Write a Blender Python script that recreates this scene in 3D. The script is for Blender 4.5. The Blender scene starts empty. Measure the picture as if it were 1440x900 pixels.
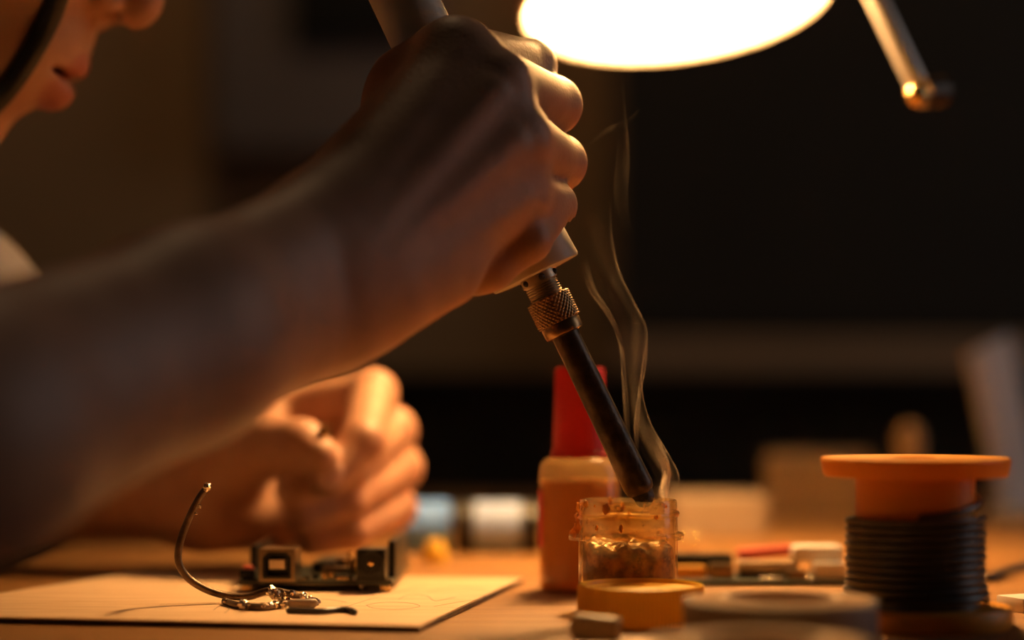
import bpy, bmesh, math, random
import numpy as np
from mathutils import Vector, Matrix, noise

random.seed(3)
SC = bpy.context.scene
COL = SC.collection
PI = math.pi

# ------------------------------------------------------------------ camera
TABLE = 0.75                 # bench top
CH = 0.0736                  # camera height above the bench
ZC = TABLE + CH
HZ = 540.0                   # row of the horizon in the photograph (it was framed with the lens shifted up)
FPX = 2900.0                 # focal length in pixels of the 1440x900 frame
cd = bpy.data.cameras.new('camera')
cam = bpy.data.objects.new('camera', cd)
COL.objects.link(cam)
cam.location = (0, 0, ZC)
cam.rotation_euler = (PI / 2, 0, 0)
cd.sensor_width = 36.0
cd.lens = FPX / 1440 * 36.0
cd.shift_y = (HZ - 450) / 1440
cd.clip_start = 0.02
cd.clip_end = 30
cd.dof.use_dof = True
cd.dof.focus_distance = 0.667
cd.dof.aperture_fstop = 2.9
SC.camera = cam

# ------------------------------------------------------------------ world, light, exposure
w = bpy.data.worlds.new('world')
SC.world = w
w.use_nodes = True
w.node_tree.nodes['Background'].inputs[0].default_value = (1.0, 0.72, 0.42, 1)
w.node_tree.nodes['Background'].inputs[1].default_value = 0.005

def area(name, loc, target, sx, sy, power, color):
    l = bpy.data.lights.new(name, 'AREA')
    l.shape = 'RECTANGLE'; l.size = sx; l.size_y = sy
    l.energy = power; l.color = color
    o = bpy.data.objects.new(name, l); COL.objects.link(o)
    o.location = loc
    o.rotation_euler = (Vector(target) - Vector(loc)).to_track_quat('-Z', 'Y').to_euler()
    return o
# dusk light from a window on the right of the room
area('window_light', (2.1, 1.05, 1.55), (0.0, 0.72, 0.9), 0.8, 1.6, 4.2, (0.93, 0.87, 0.86))
# added warm fill, no visible source, high up to brighten the back wall, left
area('wall_fill_light', (-0.15, 1.35, 2.25), (-0.1, 2.0, 0.95), 0.25, 0.25, 2.3, (1.0, 0.62, 0.32))

SC.view_settings.view_transform = 'Standard'
SC.view_settings.look = 'None'
SC.view_settings.gamma = 1
SC.view_settings.exposure = 0.0
SC.view_settings.use_curve_mapping = False
LAMP_STRENGTH = 500.0
LAMP_COLOR = (1.0, 0.55, 0.20)

# ------------------------------------------------------------------ helpers
def W(px, py, Y):
    """a place in the room: seen at (px,py) of the photograph, Y metres in front of the camera"""
    return Vector(((px - 720) / FPX * Y, Y, ZC + (HZ - py) / FPX * Y))

def XY(px, Y, z=0.0):
    return Vector(((px - 720) / FPX * Y, Y, TABLE + z))

def mat(name, color, rough=0.5, metal=0.0, var=0.0, var_scale=60.0, color2=None, bump=0.0,
        bump_scale=200.0, sss=0.0, sss_radius=(0.004, 0.0016, 0.0008), translucent=0.0, spec=0.5,
        stretch=None, contrast=(0.35, 0.65), coat=0.0):
    m = bpy.data.materials.new(name); m.use_nodes = True
    nt = m.node_tree; N = nt.nodes; L = nt.links
    b = N['Principled BSDF']
    b.inputs['Base Color'].default_value = (*color, 1)
    b.inputs['Roughness'].default_value = rough
    b.inputs['Metallic'].default_value = metal
    b.inputs['Specular IOR Level'].default_value = spec
    b.inputs['Coat Weight'].default_value = coat
    tc = N.new('ShaderNodeTexCoord')
    src = tc.outputs['Object']
    if stretch:
        mp = N.new('ShaderNodeMapping'); mp.inputs['Scale'].default_value = stretch
        L.new(src, mp.inputs['Vector']); src = mp.outputs['Vector']
    colsock = None
    if var or color2:
        nz = N.new('ShaderNodeTexNoise'); nz.inputs['Scale'].default_value = var_scale
        nz.inputs['Detail'].default_value = 5
        L.new(src, nz.inputs['Vector'])
        cr = N.new('ShaderNodeValToRGB')
        cr.color_ramp.elements[0].position = contrast[0]; cr.color_ramp.elements[1].position = contrast[1]
        c2 = color2 if color2 else tuple(c * (1 - var) for c in color)
        cr.color_ramp.elements[0].color = (*c2, 1)
        cr.color_ramp.elements[1].color = (*color, 1)
        L.new(nz.outputs['Fac'], cr.inputs['Fac'])
        colsock = cr.outputs['Color']
        L.new(colsock, b.inputs['Base Color'])
    if bump:
        nb = N.new('ShaderNodeTexNoise'); nb.inputs['Scale'].default_value = bump_scale
        nb.inputs['Detail'].default_value = 4
        L.new(src, nb.inputs['Vector'])
        bp = N.new('ShaderNodeBump'); bp.inputs['Strength'].default_value = bump
        bp.inputs['Distance'].default_value = 0.001
        L.new(nb.outputs['Fac'], bp.inputs['Height'])
        L.new(bp.outputs['Normal'], b.inputs['Normal'])
    if sss:
        b.inputs['Subsurface Weight'].default_value = sss
        b.inputs['Subsurface Radius'].default_value = (1.0, 0.45, 0.22)
        b.inputs['Subsurface Scale'].default_value = sss_radius[0]
    if translucent:
        tr = N.new('ShaderNodeBsdfTranslucent'); tr.inputs['Color'].default_value = (*color, 1)
        if colsock: L.new(colsock, tr.inputs['Color'])
        mx = N.new('ShaderNodeMixShader'); mx.inputs[0].default_value = translucent
        L.new(b.outputs[0], mx.inputs[1]); L.new(tr.outputs[0], mx.inputs[2])
        L.new(mx.outputs[0], N['Material Output'].inputs['Surface'])
    return m

def clear_plastic(name, tint, milk=0.2, gloss_rough=0.12, stain=None, stain_lim=(0.56, 0.66), stain_scale=120):
    """thin clear plastic: see-through, glossy by Fresnel, a little milky; stains lie on it"""
    m = bpy.data.materials.new(name); m.use_nodes = True
    nt = m.node_tree; N = nt.nodes; L = nt.links
    N.remove(N['Principled BSDF'])
    tp = N.new('ShaderNodeBsdfTransparent'); tp.inputs[0].default_value = (*tint, 1)
    gl = N.new('ShaderNodeBsdfGlossy'); gl.inputs['Roughness'].default_value = gloss_rough
    tl = N.new('ShaderNodeBsdfTranslucent'); tl.inputs[0].default_value = (0.95, 0.78, 0.50, 1)
    df = N.new('ShaderNodeBsdfDiffuse'); df.inputs[0].default_value = (0.95, 0.78, 0.50, 1)
    md = N.new('ShaderNodeMixShader'); md.inputs[0].default_value = 0.6
    L.new(df.outputs[0], md.inputs[1]); L.new(tl.outputs[0], md.inputs[2])
    m1 = N.new('ShaderNodeMixShader'); m1.inputs[0].default_value = milk
    L.new(tp.outputs[0], m1.inputs[1]); L.new(md.outputs[0], m1.inputs[2])
    fr = N.new('ShaderNodeFresnel')
    ge = N.new('ShaderNodeNewGeometry'); mi = N.new('ShaderNodeMapRange')
    mi.inputs[3].default_value = 1.45; mi.inputs[4].default_value = 1 / 1.45      # same reflectance from both sides of the thin wall
    L.new(ge.outputs['Backfacing'], mi.inputs[0]); L.new(mi.outputs[0], fr.inputs[0])
    m2 = N.new('ShaderNodeMixShader')
    L.new(fr.outputs[0], m2.inputs[0]); L.new(m1.outputs[0], m2.inputs[1]); L.new(gl.outputs[0], m2.inputs[2])
    out = m2.outputs[0]
    if stain:
        tc = N.new('ShaderNodeTexCoord')
        nz = N.new('ShaderNodeTexNoise'); nz.inputs['Scale'].default_value = stain_scale; nz.inputs['Detail'].default_value = 6
        nz.inputs['Roughness'].default_value = 0.62
        L.new(tc.outputs['Object'], nz.inputs['Vector'])
        cr = N.new('ShaderNodeValToRGB'); cr.color_ramp.elements[0].position = stain_lim[0]; cr.color_ramp.elements[1].position = stain_lim[1]
        L.new(nz.outputs['Fac'], cr.inputs['Fac'])
        sp = N.new('ShaderNodeBsdfPrincipled'); sp.inputs['Base Color'].default_value = (*stain, 1); sp.inputs['Roughness'].default_value = 0.3
        st = N.new('ShaderNodeBsdfTranslucent'); st.inputs[0].default_value = (*stain, 1)
        sm = N.new('ShaderNodeMixShader'); sm.inputs[0].default_value = 0.5
        L.new(sp.outputs[0], sm.inputs[1]); L.new(st.outputs[0], sm.inputs[2])
        m3 = N.new('ShaderNodeMixShader')
        L.new(cr.outputs[0], m3.inputs[0]); L.new(out, m3.inputs[1]); L.new(sm.outputs[0], m3.inputs[2])
        out = m3.outputs[0]
    L.new(out, N['Material Output'].inputs['Surface'])
    return m

def catmull(pts, n=8):
    pts = [np.array(p, float) for p in pts]
    P = [2 * pts[0] - pts[1]] + pts + [2 * pts[-1] - pts[-2]]
    out = []
    for i in range(1, len(P) - 2):
        p0, p1, p2, p3 = P[i - 1], P[i], P[i + 1], P[i + 2]
        for k in range(n):
            t = k / n
            out.append(0.5 * (2 * p1 + (p2 - p0) * t + (2 * p0 - 5 * p1 + 4 * p2 - p3) * t * t + (3 * p1 - p0 - 3 * p2 + p3) * t ** 3))
    out.append(P[-2])
    return out

class MB:
    """collects shapes (world coordinates) for ONE mesh"""
    def __init__(s): s.v = []; s.f = []
    def add(s, verts, faces):
        o = len(s.v)
        s.v += [tuple(p) for p in verts]
        s.f += [tuple(i + o for i in f) for f in faces]
        return s
    def box(s, c, size, rot=None, bevel=0.0, seg=2):
        bm = bmesh.new()
        bmesh.ops.create_cube(bm, size=1)
        for v in bm.verts: v.co = Vector((v.co.x * size[0], v.co.y * size[1], v.co.z * size[2]))
        if bevel:
            bmesh.ops.bevel(bm, geom=bm.edges[:], offset=bevel, segments=seg, affect='EDGES', profile=0.6)
        R = rot if rot else Matrix.Identity(3)
        bm.verts.index_update()
        s.add([R @ v.co + Vector(c) for v in bm.verts], [[v.index for v in f.verts] for f in bm.faces])
        bm.free(); return s
    def lathe(s, origin, axis, prof, seg=48, mod=None, cap=True):
        """prof: (along, radius) pairs; a closed profile is given by repeating its first point"""
        a = Vector(axis).normalized()
        t = Vector((1, 0, 0)) if abs(a.x) < 0.8 else Vector((0, 1, 0))
        u = (t - a * t.dot(a)).normalized(); v = a.cross(u)
        o = Vector(origin); closed = len(prof) > 2 and prof[0] == prof[-1]
        pr = prof[:-1] if closed else prof
        verts = []; n = len(pr)
        for i, (h, r) in enumerate(pr):
            for k in range(seg):
                th = 2 * PI * k / seg
                rr, hh = (r, h) if mod is None else mod(i, th, r, h)
                verts.append(o + a * hh + (u * math.cos(th) + v * math.sin(th)) * rr)
        faces = []
        for i in range(n if closed else n - 1):
            j = (i + 1) % n
            for k in range(seg):
                k2 = (k + 1) % seg
                faces.append((i * seg + k, i * seg + k2, j * seg + k2, j * seg + k))
        if not closed and cap:
            if pr[0][1] > 1e-6: faces.append(tuple(reversed(range(seg))))
            if pr[-1][1] > 1e-6: faces.append(tuple(range((n - 1) * seg, n * seg)))
        return s.add(verts, faces)
    def tube(s, pts, r, seg=10, smooth=8, caps=True):
        """r: one radius or one per point; round ends"""
        n0 = len(pts)
        rr = [r] * n0 if not hasattr(r, '__len__') else list(r)
        if smooth > 1 and n0 > 2:
            q = catmull([tuple(p) + (k,) for p, k in zip(pts, rr)], smooth)
        else:
            q = [np.array(tuple(p) + (k,)) for p, k in zip(pts, rr)]
        P = [Vector(x[:3]) for x in q]; R = [max(float(x[3]), 1e-5) for x in q]
        verts = []; faces = []
        T = [(P[min(i + 1, len(P) - 1)] - P[max(i - 1, 0)]).normalized() for i in range(len(P))]
        nrm = Vector((0, 0, 1)) if abs(T[0].z) < 0.9 else Vector((1, 0, 0))
        rings = []
        def ring(c, t, rad):
            nonlocal nrm
            nrm = (nrm - t * nrm.dot(t)).normalized(); bn = t.cross(nrm)
            base = len(verts)
            for k in range(seg):
                th = 2 * PI * k / seg
                verts.append(c + (nrm * math.cos(th) + bn * math.sin(th)) * rad)
            rings.append(base)
        if caps:
            for a_ in (0.15, 0.6): ring(P[0] - T[0] * R[0] * math.cos(a_ * PI / 2) * 0.9, T[0], R[0] * math.sin(a_ * PI / 2))
        for p, t, rad in zip(P, T, R): ring(p, t, rad)
        if caps:
            for a_ in (0.6, 0.15): ring(P[-1] + T[-1] * R[-1] * math.cos(a_ * PI / 2) * 0.9, T[-1], R[-1] * math.sin(a_ * PI / 2))
        for a_, b_ in zip(rings[:-1], rings[1:]):
            for k in range(seg):
                k2 = (k + 1) % seg
                faces.append((a_ + k, a_ + k2, b_ + k2, b_ + k))
        faces.append(tuple(reversed(range(rings[0], rings[0] + seg))))
        faces.append(tuple(range(rings[-1], rings[-1] + seg)))
        return s.add(verts, faces)
    def blob(s, c, r, seg=12, rings=8, rot=None, jit=0.0):
        r = r if hasattr(r, '__len__') else (r, r, r)
        R = rot if rot else Matrix.Identity(3)
        verts = [Vector((0, 0, 1))]
        for i in range(1, rings):
            ph = PI * i / rings
            for k in range(seg):
                th = 2 * PI * k / seg
                verts.append(Vector((math.sin(ph) * math.cos(th), math.sin(ph) * math.sin(th), math.cos(ph))))
        verts.append(Vector((0, 0, -1)))
        if jit:
            verts = [v * (1 + jit * noise.noise(v * 1.7 + Vector(c) * 333)) for v in verts]
        faces = [(0, 1 + k, 1 + (k + 1) % seg) for k in range(seg)]
        for i in range(rings - 2):
            for k in range(seg):
                a_ = 1 + i * seg
                faces.append((a_ + k, a_ + seg + k, a_ + seg + (k + 1) % seg, a_ + (k + 1) % seg))
        last = len(verts) - 1; a_ = 1 + (rings - 2) * seg
        faces += [(a_ + k, last, a_ + (k + 1) % seg) for k in range(seg)]
        return s.add([R @ Vector((v.x * r[0], v.y * r[1], v.z * r[2])) + Vector(c) for v in verts], faces)
    def mesh(s, name, base, m, smooth=True, angle=40):
        me = bpy.data.meshes.new(name)
        b = Vector(base)
        me.from_pydata([tuple(Vector(p) - b) for p in s.v], [], s.f)
        bm = bmesh.new(); bm.from_mesh(me)
        bmesh.ops.recalc_face_normals(bm, faces=bm.faces[:])
        bm.to_mesh(me); bm.free()
        if m: me.materials.append(m)
        if smooth:
            me.polygons.foreach_set('use_smooth', [True] * len(me.polygons))
            me.set_sharp_from_angle(angle=math.radians(angle))
        me.update()
        return me

def tag(o, label=None, cat=None, group=None, kind=None):
    if label: o['label'] = label
    if cat: o['category'] = cat
    if group: o['group'] = group
    if kind: o['kind'] = kind
    return o

BASE = {}
def thing(name, base, label, cat, group=None):
    o = bpy.data.objects.new(name, None); COL.objects.link(o)
    o.empty_display_size = 0.01
    o.location = base; BASE[o.name] = Vector(base)
    return tag(o, label, cat, group)

def part(name, mb, m, parent, label=None, kind=None, **kw):
    base = BASE[parent.name]
    o = bpy.data.objects.new(name, mb.mesh(name, base, m, **kw)); COL.objects.link(o)
    o.parent = parent; BASE[o.name] = base
    return tag(o, label, None, None, kind)

def single(name, mb, m, base, label, cat, group=None, kind=None, **kw):
    o = bpy.data.objects.new(name, mb.mesh(name, base, m, **kw)); COL.objects.link(o)
    o.location = base; BASE[o.name] = Vector(base)
    return tag(o, label, cat, group, kind)

def structure(name, mb, m):
    o = bpy.data.objects.new(name, mb.mesh(name, (0, 0, 0), m, smooth=False)); COL.objects.link(o)
    o['kind'] = 'structure'
    return o

def rotz(a): return Matrix.Rotation(math.radians(a), 3, 'Z')
def roty(a): return Matrix.Rotation(math.radians(a), 3, 'Y')
def rotx(a): return Matrix.Rotation(math.radians(a), 3, 'X')

# ------------------------------------------------------------------ materials
M = {}
M['wall'] = mat('ochre_wall', (0.42, 0.26, 0.13), 0.8, var=0.15, var_scale=3, bump=0.1, bump_scale=60)
M['floor'] = mat('dark_floor', (0.06, 0.045, 0.035), 0.6, var=0.4, var_scale=4)
M['bench'] = mat('bench_wood', (0.35, 0.178, 0.055), 0.5, spec=0.3, color2=(0.23, 0.10, 0.03), var_scale=16, stretch=(1, 9, 1), bump=0.35, bump_scale=420)
M['black'] = mat('black_plastic', (0.012, 0.011, 0.010), 0.4, spec=0.3)
M['matt_black'] = mat('matt_black', (0.010, 0.009, 0.007), 0.75, var=0.3, var_scale=12)
M['board_black'] = mat('board_black', (0.030, 0.024, 0.017), 0.7, var=0.2, var_scale=6)
M['dark_grey'] = mat('dark_grey_panel', (0.24, 0.20, 0.19), 0.6, var=0.2, var_scale=5)
M['ply'] = mat('plywood_face', (0.78, 0.55, 0.34), 0.6, color2=(0.66, 0.43, 0.24), var_scale=22, stretch=(1.2, 10, 1), bump=0.2, bump_scale=300)
M['ply_edge_shaded'] = mat('plywood_edge_shaded', (0.12, 0.06, 0.03), 0.8, color2=(0.04, 0.02, 0.012), var_scale=150)  # dark edge, deepened further to paint in the shadow line under the sheet
M['pencil'] = mat('pencil_mark', (0.30, 0.20, 0.13), 0.7)
M['handle'] = mat('cream_handle', (0.80, 0.70, 0.57), 0.36, var=0.10, var_scale=30, stretch=(1, 1, 1), bump=0.05, bump_scale=500)
M['cap'] = mat('grey_cap', (0.52, 0.44, 0.34), 0.45, var=0.12, var_scale=90)
M['amber_ring'] = mat('amber_ring', (0.85, 0.48, 0.10), 0.35, translucent=0.35)
M['steel'] = mat('worn_steel', (0.56, 0.45, 0.33), 0.42, metal=1.0, var=0.45, var_scale=160, bump=0.1, bump_scale=600)
M['brass'] = mat('tarnished_knurl', (0.45, 0.27, 0.13), 0.33, metal=1.0, var=0.45, var_scale=140)
M['burnt'] = mat('burnt_barrel', (0.085, 0.055, 0.036), 0.36, metal=0.6, color2=(0.028, 0.018, 0.012), var_scale=220, bump=0.25, bump_scale=500)
M['char'] = mat('charred_tip', (0.012, 0.010, 0.009), 0.5, var=0.5, var_scale=300, bump=0.6, bump_scale=500)
M['jar'] = clear_plastic('jar_plastic', (0.97, 0.86, 0.62), 0.09, 0.12, (0.42, 0.19, 0.045), (0.57, 0.68), 190)
M['rosin'] = mat('amber_rosin', (0.66, 0.31, 0.06), 0.30, color2=(0.13, 0.045, 0.010), var_scale=230, contrast=(0.42, 0.66), bump=0.8, bump_scale=260, translucent=0.45)
M['yellow'] = mat('yellow_lid_plastic', (0.95, 0.62, 0.07), 0.42, var=0.05, var_scale=40, translucent=0.28)
M['orange'] = mat('orange_spool_plastic', (0.88, 0.38, 0.03), 0.42, var=0.08, var_scale=30, translucent=0.22)
M['solder'] = mat('dark_solder_wire', (0.085, 0.085, 0.092), 0.36, metal=0.5, var=0.3, var_scale=150)
M['tin'] = mat('bright_tin', (0.75, 0.62, 0.48), 0.20, metal=1.0, bump=0.4, bump_scale=900)
M['wire'] = mat('tinned_wire', (0.20, 0.13, 0.08), 0.42, metal=0.6, color2=(0.08, 0.045, 0.025), var_scale=220, bump=0.2, bump_scale=800)
M['rubber'] = mat('dark_insulation', (0.035, 0.028, 0.024), 0.42)
M['frost'] = mat('frosted_sleeve', (0.40, 0.30, 0.22), 0.4, translucent=0.4)
M['pcb'] = mat('dark_circuit_board', (0.018, 0.022, 0.015), 0.35, var=0.3, var_scale=80)
M['gold'] = mat('gold_contact', (0.85, 0.58, 0.24), 0.25, metal=1.0)
M['nickel'] = mat('nickel_shell', (0.32, 0.235, 0.15), 0.28, metal=1.0, var=0.2, var_scale=200)
M['cream'] = mat('cream_plastic', (0.72, 0.58, 0.40), 0.45, translucent=0.1)
M['white'] = mat('white_plastic', (0.80, 0.76, 0.70), 0.45)
M['red'] = mat('red_cap_plastic', (0.62, 0.035, 0.030), 0.4, var=0.08, var_scale=60, translucent=0.22)
M['redlabel'] = mat('red_sticker', (0.55, 0.05, 0.03), 0.5)
M['button'] = mat('red_button', (0.45, 0.07, 0.04), 0.45)
M['amber_bottle'] = clear_plastic('bottle_plastic', (0.93, 0.72, 0.42), 0.22, 0.15)
M['liquid'] = mat('amber_liquid', (0.72, 0.44, 0.12), 0.25, var=0.15, var_scale=30, translucent=0.4)
M['tape_grey'] = mat('grey_tape_side', (0.22, 0.20, 0.20), 0.42, var=0.1, var_scale=40)
M['tape_card'] = mat('tape_card', (0.48, 0.30, 0.16), 0.7)
M['tape_edge'] = mat('tape_edge_rings', (0.34, 0.19, 0.085), 0.75, var=0.25, var_scale=90, spec=0.2)
M['masking'] = mat('masking_tape', (0.46, 0.30, 0.15), 0.55, var=0.12, var_scale=60)
M['blue'] = mat('pale_blue_plastic', (0.12, 0.30, 0.85), 0.45, var=0.1)
M['pale'] = mat('pale_grey_plastic', (0.30, 0.41, 0.72), 0.45, var=0.08)
M['card'] = mat('cardboard', (0.55, 0.36, 0.20), 0.75, var=0.12, var_scale=30)
M['beige'] = mat('beige_card', (0.42, 0.31, 0.21), 0.7, var=0.06)
M['peg'] = mat('turned_wood', (0.62, 0.40, 0.20), 0.55, var=0.2, var_scale=40)
M['shade_in'] = mat('lamp_white_inside', (0.92, 0.86, 0.76), 0.5)
M['lamp_metal'] = mat('lamp_dark_enamel', (0.03, 0.027, 0.025), 0.35)
M['rod'] = mat('lamp_rod_metal', (0.72, 0.66, 0.62), 0.34, metal=0.5)
M['shirt'] = mat('white_cotton', (0.80, 0.77, 0.74), 0.85, bump=0.3, bump_scale=700)
M['denim'] = mat('dark_trousers', (0.03, 0.035, 0.05), 0.85, var=0.2, var_scale=300)
M['hair'] = mat('dark_brown_hair', (0.045, 0.026, 0.016), 0.45, stretch=(4, 60, 4), var=0.5, var_scale=40, bump=0.5, bump_scale=60)
M['strap'] = mat('black_strap', (0.008, 0.008, 0.009), 0.5)
M['strip'] = mat('milky_plastic', (0.56, 0.44, 0.30), 0.4, translucent=0.3)
M['nail'] = mat('fingernail', (0.74, 0.45, 0.34), 0.25, sss=0.1)
bulb = bpy.data.materials.new('glowing_bulb'); bulb.use_nodes = True
_n = bulb.node_tree.nodes; _n.remove(_n['Principled BSDF'])
_e = _n.new('ShaderNodeEmission'); _e.inputs[0].default_value = (*LAMP_COLOR, 1); _e.inputs[1].default_value = LAMP_STRENGTH
bulb.node_tree.links.new(_e.outputs[0], _n['Material Output'].inputs['Surface'])

def skin_material():
    m = mat('skin', (0.62, 0.36, 0.24), 0.46, sss=0.12, sss_radius=(0.004,), bump=0.22, bump_scale=900, spec=0.4)
    nt = m.node_tree; N = nt.nodes; L = nt.links; b = N['Principled BSDF']
    at = N.new('ShaderNodeAttribute'); at.attribute_name = 'tone'
    nz = N.new('ShaderNodeTexNoise'); nz.inputs['Scale'].default_value = 70; nz.inputs['Detail'].default_value = 4
    tc = N.new('ShaderNodeTexCoord'); L.new(tc.outputs['Object'], nz.inputs['Vector'])
    cr = N.new('ShaderNodeValToRGB')
    cr.color_ramp.elements[0].position = 0.3; cr.color_ramp.elements[0].color = (0.86, 0.80, 0.78, 1)
    cr.color_ramp.elements[1].position = 0.7; cr.color_ramp.elements[1].color = (1.06, 1.04, 1.02, 1)
    L.new(nz.outputs['Fac'], cr.inputs['Fac'])
    mx = N.new('ShaderNodeMix'); mx.data_type = 'RGBA'; mx.blend_type = 'MULTIPLY'; mx.inputs[0].default_value = 1.0
    L.new(at.outputs['Color'], mx.inputs[6]); L.new(cr.outputs['Color'], mx.inputs[7])
    L.new(mx.outputs[2], b.inputs['Base Color'])
    return m
M['skin'] = skin_material()

# ------------------------------------------------------------------ setting
structure('floor', MB().box((0.6, 0.9, -0.02), (5.2, 4.4, 0.04)), M['floor'])
structure('wall_back', MB().box((0.6, 2.05, 1.25), (5.2, 0.10, 2.5)), M['wall'])
structure('baseboard_back', MB().box((0.6, 1.99, 0.05), (5.2, 0.02, 0.10)), M['matt_black'])

# dark grey panel and black box on the back wall
t = thing('wall_panel', (-0.21, 1.995, ZC + 0.17), 'dark grey rounded panel hung on the brown wall behind the hand', 'panel')
part('panel_face', MB().box(W(455, -20, 1.975), (0.215, 0.04, 0.33), bevel=0.012, seg=4), M['dark_grey'], t)
part('screen', MB().box(W(505, -45, 1.951), (0.13, 0.012, 0.14), bevel=0.004), M['matt_black'], t, 'black inset field in the panel')
# big black board, right
t = thing('black_board', (0.748, 1.955, ZC + 0.04), 'large black board hung on the wall behind and right of the lamp', 'board')
part('board_face', MB().box(((865 - 720) / FPX * 1.955 + 0.65, 1.955, ZC + 0.055 + 0.405), (1.3, 0.03, 0.81)), M['board_black'], t)
part('frame', MB().box(((865 - 720) / FPX * 1.955 + 0.65, 1.955, ZC + 0.048), (1.3, 0.05, 0.014), bevel=0.003), M['matt_black'], t)
# wooden ledge under the board
M['ledge'] = mat('ledge_wood', (0.62, 0.40, 0.24), 0.7, var=0.2, var_scale=20, stretch=(0.3, 4, 4))
t = thing('wall_ledge', (0.75, 1.95, ZC + 0.026), 'brown wooden ledge along the wall just below the black board', 'ledge')
part('ledge_rail', MB().box((0.75, 1.945, ZC + 0.0255), (1.30, 0.11, 0.030), bevel=0.003), M['ledge'], t)
for x in (0.25, 0.75, 1.25):
    part('ledge_bracket', MB().box((x, 1.97, ZC - 0.03), (0.02, 0.06, 0.081), bevel=0.002), M['matt_black'], t)
# dark low cabinet behind the bench
cz = ZC + 0.009
t = thing('low_cabinet', (0.3, 1.66, 0), 'long black low cabinet behind the workbench under the brown wall', 'cabinet')
part('body', MB().box((0.3, 1.66, cz / 2), (2.9, 0.34, cz - 0.03), bevel=0.004), M['matt_black'], t)
for i in range(4):
    x = 0.3 + (i - 1.5) * 0.72
    d = part('door', MB().box((x, 1.48, cz / 2 - 0.02), (0.70, 0.018, cz - 0.14), bevel=0.003), M['matt_black'], t)
    part('handle', MB().tube([(x + 0.28, 1.457, cz - 0.30), (x + 0.28, 1.457, cz - 0.18)], 0.005, smooth=1), M['lamp_metal'], d)
part('top', MB().box((0.3, 1.66, cz - 0.0075), (2.92, 0.38, 0.015), bevel=0.003), M['matt_black'], t)

# workbench
BX0, BX1, BY0, BY1 = -0.206, 1.05, 0.465, 1.36
t = thing('workbench', ((BX0 + BX1) / 2, (BY0 + BY1) / 2, 0), 'reddish brown wooden workbench top covered with tools and parts', 'table')
part('table_top', MB().box(((BX0 + BX1) / 2, (BY0 + BY1) / 2, TABLE - 0.016), (BX1 - BX0, BY1 - BY0, 0.032), bevel=0.003), M['bench'], t)
for x in (BX0 + 0.05, BX1 - 0.05):
    for y in (BY0 + 0.05, BY1 - 0.05):
        part('leg', MB().box((x, y, (TABLE - 0.032) / 2), (0.05, 0.05, TABLE - 0.032), bevel=0.004), M['bench'], t)

# ------------------------------------------------------------------ desk lamp
LY = 0.84
LC = W(952, 5, LY)
ln = Vector((0.09, -0.205, -0.975)).normalized()        # the way the shade looks
la = -ln
LR = 219 / FPX * LY
t = thing('desk_lamp', (0.62, 0.95, TABLE), 'lit desk lamp with round glowing shade over the jar', 'lamp')
sh = [(0.000, LR), (0.004, LR + 0.001), (0.022, LR * 0.965), (0.050, LR * 0.84), (0.075, LR * 0.64), (0.092, LR * 0.42), (0.100, LR * 0.36)]
part('shade', MB().lathe(LC, la, sh, seg=64, cap=False), M['lamp_metal'], t)
shi = [(0.0005, LR - 0.0012), (0.022, LR * 0.965 - 0.0015), (0.050, LR * 0.84 - 0.0015), (0.075, LR * 0.64 - 0.0015), (0.090, LR * 0.42 - 0.001), (0.0915, 0.0)]
part('reflector', MB().lathe(LC, la, shi, seg=64, cap=False), M['shade_in'], t, 'white inner face of the lamp shade')
rimring = [(0.000, LR - 0.0013), (-0.0012, LR - 0.0003), (0.0, LR + 0.0008), (0.002, LR + 0.0012), (0.000, LR - 0.0013)]
part('shade_rim', MB().lathe(LC, la, rimring, seg=64), M['shade_in'], t)
part('bulb', MB().blob(LC + la * 0.060, (0.021, 0.021, 0.021), 24, 16), bulb, t, 'glowing bulb inside the shade')
part('bulb_socket', MB().lathe(LC + la * 0.076, la, [(0, 0.013), (0.016, 0.013), (0.020, 0.010)], seg=24), M['cream'], t)
neck = LC + la * 0.100
part('shade_neck', MB().lathe(neck, la, [(0, LR * 0.37), (0.018, LR * 0.37), (0.030, LR * 0.28), (0.034, 0.004)], seg=32), M['lamp_metal'], t)
ry = 0.80
r0 = W(1299, 138, ry); r1 = W(1130, -215, ry + 0.03)
rod = part('balance_rod', MB().tube([r1, r0], 15.5 / FPX * ry, seg=20, smooth=1), M['rod'], t, 'pale metal rod of the lamp')
part('rod_end', MB().blob(W(1289, 134, ry - 0.008), 16 / FPX * ry, 20, 12), M['gold'], rod, 'shiny brass end of the rod')
part('rod_knob', MB().lathe(W(1300, 130, ry), (0.75, 0.6, 0.1), [(-0.002, 0.0056), (0.010, 0.0060), (0.012, 0.004)], seg=24), M['burnt'], rod)
yoke = neck + la * 0.034
part('arm', MB().tube([yoke, r1 + Vector((0, 0.0, 0.004)), r1 + Vector((0.10, 0.02, 0.06)), Vector((0.50, 0.92, ZC + 0.36)), Vector((0.60, 0.95, ZC + 0.33))], 0.006, seg=14, smooth=5), M['lamp_metal'], t)
part('arm_post', MB().tube([Vector((0.60, 0.95, ZC + 0.335)), Vector((0.62, 0.95, TABLE + 0.02))], 0.008, seg=16, smooth=1), M['lamp_metal'], t)
part('joint', MB().blob(Vector((0.60, 0.95, ZC + 0.335)), 0.014, 16, 10), M['lamp_metal'], t)
part('lamp_base', MB().lathe((0.62, 0.95, TABLE), (0, 0, 1), [(0, 0.075), (0.012, 0.075), (0.018, 0.066), (0.024, 0.012)], seg=48), M['lamp_metal'], t)

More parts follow.
